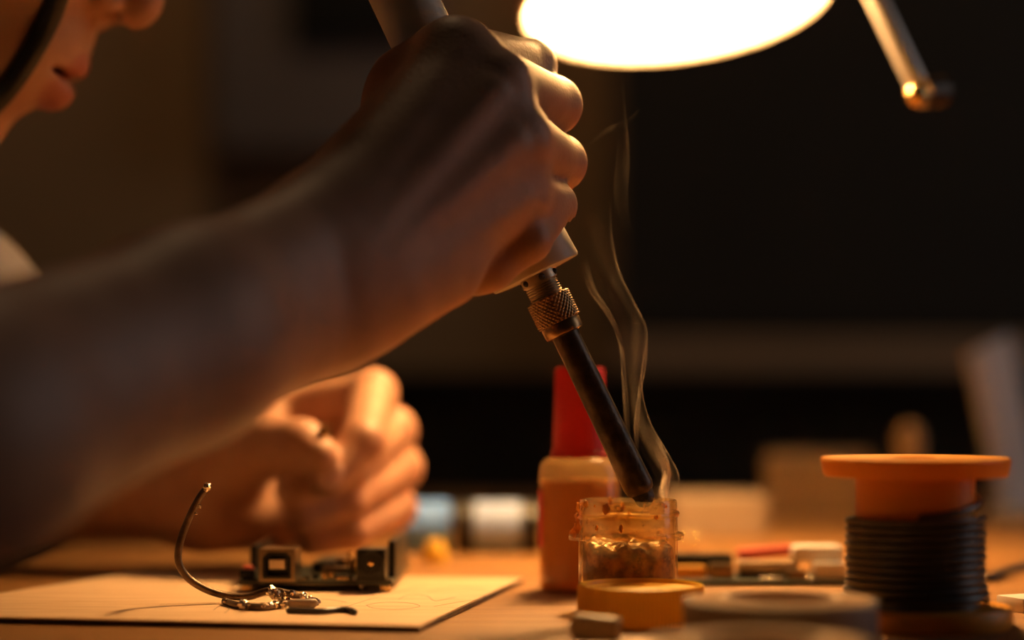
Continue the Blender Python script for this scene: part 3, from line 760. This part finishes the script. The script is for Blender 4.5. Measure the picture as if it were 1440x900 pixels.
# white block and black cable, right edge
single('white_block', MB().box(XY(1462, 0.672, 0.0024) , (0.024, 0.014, 0.0048), rotz(24), .0006), M['white'], XY(1462, 0.672), 'white plastic block at the lower right edge', 'block')
single('black_cable', MB().tube([XY(1330, 0.80, .0018), XY(1385, 0.765, .0018), XY(1425, 0.79, .0028), XY(1500, 0.81, .004), XY(1620, 0.83, .0018), XY(1800, 0.95, .0018)], 0.0018, seg=10), M['rubber'], XY(1400, 0.77), 'thin black cable curving over the bench right of the spool', 'cable')

# ------------------------------------------------------------------ smoke
def smoke():
    m = bpy.data.materials.new('thin_smoke'); m.use_nodes = True
    nt = m.node_tree; N = nt.nodes; L = nt.links; N.remove(N['Principled BSDF'])
    tp = N.new('ShaderNodeBsdfTransparent')
    tl = N.new('ShaderNodeBsdfTranslucent'); tl.inputs[0].default_value = (0.92, 0.72, 0.52, 1)
    df = N.new('ShaderNodeBsdfDiffuse'); df.inputs[0].default_value = (0.92, 0.72, 0.52, 1)
    ad = N.new('ShaderNodeMixShader'); ad.inputs[0].default_value = 0.35
    L.new(tl.outputs[0], ad.inputs[1]); L.new(df.outputs[0], ad.inputs[2])
    at = N.new('ShaderNodeAttribute'); at.attribute_name = 'wisp'
    tc = N.new('ShaderNodeTexCoord'); mp = N.new('ShaderNodeMapping'); mp.inputs['Scale'].default_value = (260, 60, 35)
    nz = N.new('ShaderNodeTexNoise'); nz.inputs['Scale'].default_value = 1.0; nz.inputs['Detail'].default_value = 3
    L.new(tc.outputs['Object'], mp.inputs['Vector']); L.new(mp.outputs[0], nz.inputs['Vector'])
    mr = N.new('ShaderNodeMapRange'); mr.inputs[1].default_value = 0.3; mr.inputs[2].default_value = 0.7; mr.inputs[3].default_value = 0.25; mr.inputs[4].default_value = 1.0
    L.new(nz.outputs['Fac'], mr.inputs[0])
    mu = N.new('ShaderNodeMath'); mu.operation = 'MULTIPLY'; mu.use_clamp = True
    L.new(at.outputs['Fac'], mu.inputs[0]); L.new(mr.outputs[0], mu.inputs[1])
    mx = N.new('ShaderNodeMixShader'); L.new(mu.outputs[0], mx.inputs[0]); L.new(tp.outputs[0], mx.inputs[1]); L.new(ad.outputs[0], mx.inputs[2])
    L.new(mx.outputs[0], N['Material Output'].inputs['Surface'])
    verts = []; faces = []; dens = []
    def sheet(left, right, dl, dr, dm, bulge, Y0=0.680, n=10, cols=18, fade=(0.08, 0.62), edge=0.12):
        A = catmull(left, n); B = catmull(right, n); rows = min(len(A), len(B))
        o = len(verts)
        for i in range(rows):
            f = i / (rows - 1)
            a = A[i]; b = B[i]
            fd = min(1.0, f / fade[0]) * min(1.0, (1 - f) / fade[1])
            for k in range(cols):
                u = k / (cols - 1)
                p = a * (1 - u) + b * u
                Y = Y0 + bulge * math.sin(PI * u) + 0.004 * math.sin(f * 7 + u * 3)
                verts.append(W(p[0], p[1], Y))
                e = max(math.exp(-(u / edge) ** 2) * dl, math.exp(-((1 - u) / edge) ** 2) * dr)
                e *= min(1.0, u / 0.03) * min(1.0, (1 - u) / 0.03) if 0 < k < cols - 1 else 0.0
                dens.append((dm * math.sin(PI * u) + e) * fd)
        for i in range(rows - 1):
            for k in range(cols - 1):
                q0 = o + i * cols + k
                faces.append((q0, q0 + 1, q0 + cols + 1, q0 + cols))
    # main sheet, right strand bright
    sheet([(922, 706), (925, 680), (905, 640), (886, 590), (878, 530), (868, 470), (848, 425), (826, 395), (815, 355), (812, 300)],
          [(944, 704), (956, 672), (942, 640), (914, 590), (903, 535), (911, 468), (893, 425), (872, 380), (862, 330), (860, 280)], 0.04, 0.45, 0.065, 0.007, cols=40, edge=0.06)
    sheet([(926, 706), (926, 690), (931, 665), (921, 640), (905, 600)], [(940, 706), (942, 690), (944, 660), (934, 632), (914, 590)], 0.4, 0.5, 0.4, 0.005, Y0=0.681, fade=(0.05, 0.6), edge=0.3)
    sheet([(880, 640), (877, 590), (874, 530), (869, 480), (850, 440), (828, 410), (816, 370)], [(886, 645), (886, 590), (881, 530), (876, 480), (858, 438), (838, 405), (826, 360)], 0.20, 0.12, 0.10, 0.003, Y0=0.684, fade=(0.3, 0.3), edge=0.4)
    sheet([(893, 640), (891, 600), (897, 550), (903, 500), (900, 460)], [(899, 640), (899, 600), (903, 550), (911, 500), (911, 460)], 0.16, 0.22, 0.10, 0.003, Y0=0.678, fade=(0.3, 0.3), edge=0.4)
    sheet([(868, 330), (862, 280), (866, 220), (872, 150), (868, 100)], [(890, 330), (884, 280), (886, 220), (880, 150), (876, 100)], 0.015, 0.03, 0.01, 0.004, Y0=0.68, fade=(0.4, 0.4), edge=0.3)
    sheet([(820, 215), (850, 190), (880, 178), (900, 160)], [(822, 208), (852, 180), (882, 168), (902, 148)], 0.012, 0.025, 0.01, 0.004, Y0=0.69, fade=(0.3, 0.4), edge=0.4)
    base = W(935, 704, 0.672)
    me = bpy.data.meshes.new('smoke_wisp')
    me.from_pydata([tuple(v - base) for v in verts], [], faces)
    me.polygons.foreach_set('use_smooth', [True] * len(me.polygons))
    a_ = me.attributes.new('wisp', 'FLOAT', 'POINT'); a_.data.foreach_set('value', dens)
    me.materials.append(m)
    o = bpy.data.objects.new('smoke_wisp', me); COL.objects.link(o); o.location = base
    tag(o, 'thin smoke curling up from the iron tip over the jar', 'smoke', kind='stuff')
smoke()

# ------------------------------------------------------------------ the person: one continuous skin, grown from a distance field
def smin(a, b, k):
    if k <= 0: return np.minimum(a, b)
    h = np.maximum(k - np.abs(a - b), 0) / k
    return np.minimum(a, b) - h * h * k * 0.25
def smax(a, b, k): return -smin(-a, -b, k)

class Cone:
    def __init__(s, a, b, ra, rb, k, sub=False):
        s.a = np.array(a, float); s.b = np.array(b, float); s.ra = ra; s.rb = rb; s.k = k; s.sub = sub
    def d(s, p):
        ba = s.b - s.a; l2 = max(float(ba @ ba), 1e-12)
        h = np.clip(((p - s.a) @ ba) / l2, 0, 1)
        q = p - s.a - h[:, None] * ba
        return np.sqrt((q * q).sum(1)) - (s.ra + (s.rb - s.ra) * h)
class Ell:
    def __init__(s, c, r, k, R=None, sub=False):
        s.c = np.array(c, float); s.r = np.array(r, float); s.k = k; s.R = np.eye(3) if R is None else R; s.sub = sub
    def d(s, p):
        q = (p - s.c) @ s.R
        k0 = np.sqrt(((q / s.r) ** 2).sum(1)); k1 = np.sqrt(((q / s.r ** 2) ** 2).sum(1)) + 1e-9
        return k0 * (k0 - 1) / k1

def field(groups, p, near=None):
    """groups: list of (prims, k of the union)"""
    D = np.full(len(p), 1.0)
    for prims, kg in groups:
        G = np.full(len(p), 1.0)
        for pr in prims:
            if near is not None and not near(pr): continue
            if pr.sub: G = smax(G, -pr.d(p), pr.k)
            else: G = smin(G, pr.d(p), pr.k)
        D = smin(D, G, kg)
    for pr in CARVE: D = np.maximum(D, -pr.d(p))
    return D

CARVE = []
def grow(groups, vox, lo, hi):
    """sparse surface nets"""
    lo = np.array(lo); hi = np.array(hi); n = 16
    nb = np.ceil((hi - lo) / (vox * n)).astype(int)
    cen = lo + (np.stack(np.meshgrid(*[np.arange(k) for k in nb], indexing='ij'), -1).reshape(-1, 3) + 0.5) * vox * n
    half = vox * n * math.sqrt(3) / 2
    D = field(groups, cen)
    act = np.where(np.abs(D) < half * 1.7 + 0.014)[0]
    dim = nb * n + 1
    g = np.stack(np.meshgrid(*[np.arange(n + 1)] * 3, indexing='ij'), -1).reshape(-1, 3)
    keys = []; vals = []
    for a_ in act:
        bi = np.array(np.unravel_index(a_, nb)) * n
        p = lo + (bi + g) * vox
        c = cen[a_][None]
        def near(pr): return pr.d(c)[0] - half * (1.3 if isinstance(pr, Cone) else 2.0) < pr.k + 0.012
        d = field(groups, p, near).reshape(n + 1, n + 1, n + 1)
        C = np.stack([d[i:n + i, j:n + j, k:n + k] for i in (0, 1) for j in (0, 1) for k in (0, 1)], -1)
        neg = (C < 0).sum(-1); ix = np.argwhere((neg > 0) & (neg < 8))
        if len(ix):
            keys.append(ix + bi); vals.append(C[ix[:, 0], ix[:, 1], ix[:, 2]])
    idx = np.concatenate(keys); C = np.concatenate(vals)
    corner = np.array([(i, j, k) for i in (0, 1) for j in (0, 1) for k in (0, 1)], float)
    acc = np.zeros((len(idx), 3)); cnt = np.zeros(len(idx))
    for i in range(8):
        for j in range(i + 1, 8):
            if np.abs(corner[i] - corner[j]).sum() != 1: continue
            m = (C[:, i] < 0) != (C[:, j] < 0)
            t_ = C[m, i] / (C[m, i] - C[m, j])
            acc[m] += corner[i] + (corner[j] - corner[i]) * t_[:, None]; cnt[m] += 1
    V = lo + (idx + acc / cnt[:, None]) * vox
    key = (idx[:, 0] * dim[1] + idx[:, 1]) * dim[2] + idx[:, 2]
    order = np.argsort(key); ks = key[order]
    st = np.array([dim[1] * dim[2], dim[2], 1])
    faces = []
    for ax, ci in ((0, 4), (1, 2), (2, 1)):
        s0 = C[:, 0] < 0; s1 = C[:, ci] < 0
        m = np.where(s0 != s1)[0]
        b_, c_ = [k for k in range(3) if k != ax]
        ks4 = [key[m], key[m] - st[b_], key[m] - st[b_] - st[c_], key[m] - st[c_]]
        pos = [np.searchsorted(ks, k) for k in ks4]
        ok = np.ones(len(m), bool)
        for k, p_ in zip(ks4, pos): ok &= (p_ < len(ks)) & (ks[np.minimum(p_, len(ks) - 1)] == k)
        q_ = np.stack([order[np.minimum(p_, len(ks) - 1)] for p_ in pos], 1)[ok]
        flip = s0[m][ok] if ax != 1 else ~s0[m][ok]
        q_[~flip] = q_[~flip][:, ::-1]
        faces.append(q_)
    return V, np.concatenate(faces)

def net_object(name, V, F, base, m, parent, tone=None):
    me = bpy.data.meshes.new(name)
    V = V - np.array(base)
    me.vertices.add(len(V)); me.vertices.foreach_set('co', V.astype(np.float32).ravel())
    me.loops.add(len(F) * 4); me.loops.foreach_set('vertex_index', F.astype(np.int32).ravel())
    me.polygons.add(len(F)); me.polygons.foreach_set('loop_start', np.arange(0, len(F) * 4, 4, dtype=np.int32))
    me.polygons.foreach_set('use_smooth', np.ones(len(F), bool))
    me.update(calc_edges=True); me.validate()
    if tone is not None:
        ca = me.color_attributes.new('tone', 'FLOAT_COLOR', 'POINT')
        ca.data.foreach_set('color', np.concatenate([tone, np.ones((len(tone), 1))], 1).astype(np.float32).ravel())
    me.materials.append(m)
    o = bpy.data.objects.new(name, me); COL.objects.link(o)
    if parent: o.parent = parent; BASE[o.name] = Vector(base)
    return o

def chain(joints, k, kg=None):
    """joints: (px, py, Y, radius in mm)"""
    P = [(np.array(W(a, b, c)), r / 1000) for a, b, c, r in joints]
    return [Cone(P[i][0], P[i + 1][0], P[i][1], P[i + 1][1], k) for i in range(len(P) - 1)]

# --- right hand and arm
RW = (430, 388, .602); 
def Wn(px, py, Y): return np.array(W(px, py, Y))
R_elbow = np.array((-0.238, 0.432, ZC - 0.044))
R_shoulder = np.array((-0.415, 0.585, ZC + 0.055))
r_arm = [
    Cone(Wn(452, 335, .606), Wn(258, 444, .556), .0185, .0215, .0),
    Cone(Wn(448, 438, .606), Wn(258, 507, .556), .0180, .0215, .014),
    Cone(Wn(258, 444, .556), Wn(0, 553, .502), .0215, .0270, .014),
    Cone(Wn(258, 507, .556), Wn(0, 620, .502), .0215, .0250, .014),
    Cone(Wn(-110, 625, .48), R_elbow, .0310, .0350, .02),
    Cone(R_elbow, R_shoulder, .0370, .0480, .02),
]
r_palm = [
    Cone(Wn(455, 350, .607), Wn(640, 84, .647), .0180, .0108, .012),
    Cone(Wn(455, 365, .607), Wn(695, 125, .641), .0175, .0105, .012),
    Cone(Wn(455, 400, .607), Wn(725, 198, .640), .0170, .0102, .012),
    Cone(Wn(460, 425, .607), Wn(728, 278, .646), .0165, .0098, .012),
    Cone(Wn(530, 405, .616), Wn(626, 385, .629), .0155, .0100, .012),      # heel, little finger side
    Cone(Wn(512, 270, .632), Wn(566, 150, .660), .0140, .0112, .014),      # ball of the thumb
    Cone(Wn(572, 112, .658), Wn(640, 80, .650), .0098, .0105, .012),       # web over the handle
    Cone(Wn(455, 352, .606), Wn(660, 112, .649), .0165, .0092, .010),
    Cone(Wn(455, 380, .606), Wn(700, 168, .647), .0165, .0092, .010),
    Cone(Wn(458, 410, .606), Wn(712, 240, .649), .0165, .0092, .010),
]
for a_, b_ in (((470, 350, .588), (640, 88, .6365)), ((480, 372, .588), (695, 128, .6305)), ((490, 398, .590), (724, 200, .6300)), ((495, 420, .592), (728, 280, .6365))):
    r_palm.append(Cone(Wn(*a_), Wn(*b_), .0016, .0024, .006))
r_fingers = [
    chain([(648, 79, .648, 10.4), (744, 94, .690, 8.9), (676, 112, .712, 8.0), (625, 122, .702, 7.2)], .003),
    chain([(703, 118, .642, 10.6), (777, 148, .684, 9.4), (704, 178, .708, 8.4), (655, 190, .701, 7.4)], .003),
    chain([(732, 196, .641, 10.2), (785, 229, .679, 9.0), (715, 252, .704, 8.0), (668, 262, .699, 7.2)], .003),
    chain([(733, 276, .647, 9.6), (776, 289, .667, 7.7), (741, 336, .6470, 7.4), (690, 377, .6445, 6.8), (670, 388, .643, 6.4)], .003),
]
r_thumb = chain([(566, 150, .664, 11.2), (576, 118, .693, 10.4), (640, 92, .722, 9.4), (690, 84, .726, 8.4)], .003)
# --- left hand and arm
L_elbow = np.array((-0.335, 0.865, ZC - 0.038))
L_shoulder = np.array((-0.43, 0.945, ZC + 0.07))
lw = Wn(262, 668, .810)
l_arm = [
    Cone(Wn(268, 645, .814), L_elbow + (0, 0, .006), .0165, .0290, .0),
    Cone(Wn(268, 700, .808), L_elbow, .0165, .0290, .014),
    Cone(L_elbow, L_shoulder, .0360, .0480, .02),
]
l_palm = [
    Cone(Wn(275, 640, .816), Wn(412, 582, .836), .0165, .0105, .012),
    Cone(Wn(275, 660, .816), Wn(425, 632, .844), .0160, .0105, .012),
    Cone(Wn(275, 680, .813), Wn(425, 680, .844), .0160, .0102, .012),
    Cone(Wn(275, 700, .810), Wn(415, 725, .836), .0160, .0098, .012),
    Cone(Wn(300, 640, .804), Wn(366, 622, .790), .0150, .0118, .012),
    Cone(Wn(300, 715, .804), Wn(390, 735, .816), .0150, .0110, .012),
]
l_fingers = [
    chain([(414, 578, .836, 10.4), (524, 554, .820, 9.6), (510, 620, .784, 8.4), (462, 674, .774, 6.9)], .003),
    chain([(428, 630, .844, 10.2), (552, 606, .828, 9.5), (486, 660, .790, 8.3), (414, 690, .778, 7.2)], .003),
    chain([(428, 680, .844, 10.0), (562, 658, .828, 9.2), (488, 704, .793, 8.0), (422, 724, .782, 7.0)], .003),
    chain([(418, 724, .836, 9.4), (556, 714, .824, 8.3), (492, 746, .796, 7.3), (436, 758, .790, 6.4)], .003),
]
l_thumb = chain([(325, 655, .800, 13.5), (382, 626, .784, 11.6), (424, 626, .774, 9.6), (447, 640, .768, 7.6)], .003)
# --- head
HO = np.array(W(159, 34, .75)); hf = np.array((.83, 0, -.56)); hu = np.array((.56, 0, .83)); hs = np.array((0, 1., 0))
HR = np.stack([hf, hu, hs], 1)
def H(F, U, S=0): return HO + (hf * F + hu * U + hs * S) / 1000
def HE(F, U, S, a, b, c, k, sub=False): return Ell(H(F, U, S), (a / 1000, b / 1000, c / 1000), k, HR, sub)
def HC(p, q_, ra, rb, k, sub=False): return Cone(H(*p), H(*q_), ra / 1000, rb / 1000, k, sub)
head = [
    HE(-97, 78, 0, 96, 84, 76, 0), HE(-58, 14, 0, 50, 62, 60, .02), HE(-52, -36, 0, 38, 30, 46, .015),
    HE(-25, -57, 0, 14, 13, 18, .012), HE(-23, -21, 0, 22, 27, 31, .010),
    HE(-30, 12, 36, 22, 22, 20, .015), HE(-30, 12, -36, 22, 22, 20, .015),
    HE(-15, 58, 0, 12, 9, 44, .012),
    HE(-11, 42, 30, 9, 9, 15, .006, True), HE(-11, 42, -30, 9, 9, 15, .006, True),
    HE(-22, 42, 31, 13, 12, 13, .002), HE(-22, 42, -31, 13, 12, 13, .002),
    HC((-10, 46, 0), (2.5, 15, 0), 7, 7.6, .008), HC((3.2, 10.5, 0), (3.2, 10, 0), 8.2, 8.2, .005),
    HE(-7, 6, 11, 8, 6.5, 6.5, .004), HE(-7, 6, -11, 8, 6.5, 6.5, .004),
    HC((-3, 2, 6), (-6, 8, 6), 3.2, 2.5, .002, True), HC((-3, 2, -6), (-6, 8, -6), 3.2, 2.5, .002, True),
]
lips = [
    HC((-4.0, -20.2, 2), (-14, -25, 21), 5.6, 2.6, .003), HC((-4.0, -20.2, -2), (-14, -25, -21), 5.6, 2.6, .003),
    HC((-5.4, -31.5, 0), (-14, -27, 19), 7.6, 3.0, .003), HC((-5.4, -31.5, 0), (-14, -27, -19), 7.6, 3.0, .003),
]
head += lips + [HE(-3, -25.2, 0, 14, 1.7, 17, .0015, True)]
head += [HE(-98, 18, 75, 17, 31, 6, .006), HE(-98, 18, -75, 17, 31, 6, .006)]
neck_top = H(-108, -15); neck_base = np.array((-0.375, 0.76, ZC + 0.075))
body = [
    Cone(neck_top, neck_base, .050, .056, .0),
    Ell((-0.375, 0.76, ZC - 0.015), (.095, .15, .105), .05),
    Cone((-0.41, 0.68, ZC - 0.02), (-0.60, 0.70, 0.52), .105, .115, .05),
    Cone((-0.41, 0.84, ZC - 0.02), (-0.60, 0.82, 0.52), .105, .115, .05),
    Cone(R_shoulder + (-.01, .02, -.005), L_shoulder + (.0, -.02, -.01), .052, .052, .05),
]
groups = [(body, 0), (head, .02), (r_arm + r_palm, .012), (l_arm + l_palm, .012), (r_thumb, .006), (l_thumb, .006)]
groups += [(f, .0022) for f in r_fingers + l_fingers]

P_base = Vector((-0.58, 0.76, 0.0))
person = thing('person', P_base, 'person in white T-shirt bent over the bench, soldering iron in right fist', 'person')
def V3(v): return np.array(v)
CARVE[:] = [Cone(V3(I3(-200)), V3(I3(345)), 46 * q + .0004, 51 * q + .0006, 0), Cone(V3(I3(345)), V3(I3(362)), 51.5 * q + .0006, 52 * q + .0006, 0),
            Cone(V3(I3(358)), V3(I3(366)), 78 * q + .0004, 78 * q + .0004, 0), Cone(V3(I3(372)), V3(I3(420)), 63 * q + .0005, 66 * q + .0006, 0)]
V, F = grow(groups, 0.0017, (-0.76, 0.38, 0.40), (0.05, 1.03, 1.24))
CARVE[:] = []
tone = np.tile(np.array((0.485, 0.265, 0.165)), (len(V), 1))
def blend(mask, col):
    global tone
    tone = tone * (1 - mask[:, None]) + np.array(col) * mask[:, None]
dl = np.min([l.d(V) for l in lips], 0)
fy = ((V - HO) @ hf) * 1000
blend(np.clip(1.6 - dl / 0.0012, 0, 1) * (fy > -16), (0.42, 0.145, 0.095))
for fs_ in r_fingers + l_fingers:
    for c in fs_[1:]:
        blend(0.35 * np.clip(1 - np.linalg.norm(V - c.a, axis=1) / 0.013, 0, 1), (0.46, 0.195, 0.12))
net_object('body', V, F, P_base, M['skin'], person, tone)
def on_skin(px, py, Y0, Y1):
    """where the sight line through (px,py) first meets the skin, and the skin's normal there"""
    P = np.array([W(px, py, y) for y in np.linspace(Y0, Y1, 240)])
    d = field(groups, P)
    i = int(np.argmax(d < 0)) if (d < 0).any() else int(np.argmin(d))
    p = P[i]; e = 0.0006
    G = field(groups, np.array([p + e * np.array(v) for v in ((1, 0, 0), (-1, 0, 0), (0, 1, 0), (0, -1, 0), (0, 0, 1), (0, 0, -1))]))
    n = Vector((G[0] - G[1], G[2] - G[3], G[4] - G[5])).normalized()
    return Vector(p), n
# fingernail that faces the camera (left forefinger)
for px, py, tipx, tipy in ((464, 668, 455, 684),):
    p, n = on_skin(px, py, .72, .84); p2, n2 = on_skin(tipx, tipy, .72, .84)
    ax = (p2 - p).normalized(); ax = (ax - n * ax.dot(n)).normalized(); sd = n.cross(ax)
    Rn = Matrix((ax, sd, n)).transposed()
    part('fingernail', MB().blob(p, (.0062, .0048, .0009), 20, 10, Rn), M['nail'], person)
# shirt
def fat(groups_, e):
    out = []
    for p in groups_:
        if isinstance(p, Cone): out.append(Cone(p.a, p.b, p.ra + e, p.rb + e, p.k, p.sub))
        else: out.append(Ell(p.c, p.r + e, p.k, p.R, p.sub))
    return out
sh_body = fat(body[1:], .009)
sh_body += [Ell((-0.258, 0.79, ZC + 0.013), (.084, .072, .066), .03)]                   # loose front under the chin
sl = Cone(R_shoulder + (R_elbow - R_shoulder) * 0.0, R_shoulder + (R_elbow - R_shoulder) * 0.55, .060, .060, .03)
sl2 = Cone(L_shoulder, L_shoulder + (L_elbow - L_shoulder) * 0.6, .058, .056, .03)
cutn = Cone(neck_base + (neck_top - neck_base) * 0.12, neck_top, .066, .062, .006, True)
cuts = [Cone(R_shoulder + (R_elbow - R_shoulder) * 0.66, R_elbow, .055, .07, .002, True), Cone(L_shoulder + (L_elbow - L_shoulder) * 0.78, L_elbow, .05, .07, .002, True)]
V2, F2 = grow([(sh_body + [sl, sl2, cutn] + cuts, 0)], 0.004, (-0.80, 0.38, 0.36), (0.0, 1.10, 1.1))
V2 = V2[:, :]
net_object('t_shirt', V2, F2, P_base, M['shirt'], person)
# trousers and shoes
tr = []
for y in (0.66, 0.86):
    tr += [Cone((-0.60, 0.76 + (y - 0.76) * 0.8, 0.50), (-0.17, y, 0.53), .095, .070, .04), Cone((-0.17, y, 0.53), (-0.20, y, 0.10), .070, .050, .02)]
Vt, Ft = grow([(tr + [Cone((-0.60, 0.68, 0.50), (-0.60, 0.84, 0.50), .115, .115, .04)], 0)], 0.006, (-0.80, 0.5, 0.02), (0.0, 1.02, 0.72))
net_object('trousers', Vt, Ft, P_base, M['denim'], person)
for y in (0.66, 0.86):
    V4, F4 = grow([([Cone((-0.22, y, 0.045), (-0.06, y, 0.034), .045, .034, 0), Cone((-0.20, y, 0.05), (-0.20, y, 0.10), .043, .045, .02)], 0)], 0.005, (-0.32, y - 0.1, -0.02), (0.02, y + 0.1, 0.2))
    V4[:, 2] = np.maximum(V4[:, 2], 0.001)
    net_object('shoe', V4, F4, P_base, M['black'], person)
# hair
hr = [HE(-100, 84, 0, 100, 88, 82, 0), HE(-130, 40, 0, 68, 70, 78, .02), HE(-2, 20, 0, 62, 78, 90, .012, True), HE(-100, 14, 78, 22, 36, 14, .004, True), HE(-100, 14, -78, 22, 36, 14, .004, True)]
V5, F5 = grow([(hr, 0)], 0.004, (-0.50, 0.60, ZC - 0.02), (0.02, 0.92, ZC + 0.42))
net_object('hair', V5, F5, P_base, M['hair'], person)
# black strap lying on the cheek, from the temple to under the jaw
sp = []
for px, py in catmull([(112, -230), (104, -120), (90, -50), (76, -6), (57, 42), (29, 92), (-6, 136), (-56, 180), (-120, 216)], 5):
    p, n = on_skin(px, py, .60, .80); sp.append(p + n * 0.0022)
sp = [Vector(v) for v in np.stack([np.convolve(np.pad(np.array(sp)[:, k], 2, mode='edge'), np.ones(5) / 5, 'valid') for k in range(3)], 1)]
part('cheek_strap', MB().tube(sp, 16.5 / FPX * .69, seg=16, smooth=1), M['strap'], person, 'black strap curving across the cheek')

# stool
t = thing('stool', (-0.62, 0.76, 0), 'round black stool under the seated person', 'stool')
part('seat', MB().lathe((-0.62, 0.76, 0.322), (0, 0, 1), [(0, 0), (0, .155), (.01, .165), (.04, .165), (.05, .15), (.05, 0)], seg=48), M['black'], t)
for k in range(4):
    a_ = PI / 4 + k * PI / 2
    part('leg', MB().tube([Vector((-0.62 + .10 * math.cos(a_), .76 + .10 * math.sin(a_), .322)), Vector((-0.62 + .17 * math.cos(a_), .76 + .17 * math.sin(a_), .013))], .013, seg=12, smooth=1), M['lamp_metal'], t)

# the small part pinched in the left hand
t = thing('held_screw', W(455, 640, .768), 'tiny brass screw pinched in the left finger and thumb', 'screw')
part('screw_head', MB().lathe(W(455, 607, .766), (0.1, -1, 0.25), [(-.001, 0), (-.001, .0022), (.0008, .0022), (.0012, .0015), (.0012, 0)], seg=20), M['gold'], t)
part('screw_shank', MB().tube([W(455, 608, .767), W(456, 650, .770)], .0010, seg=10, smooth=1), M['steel'], t)
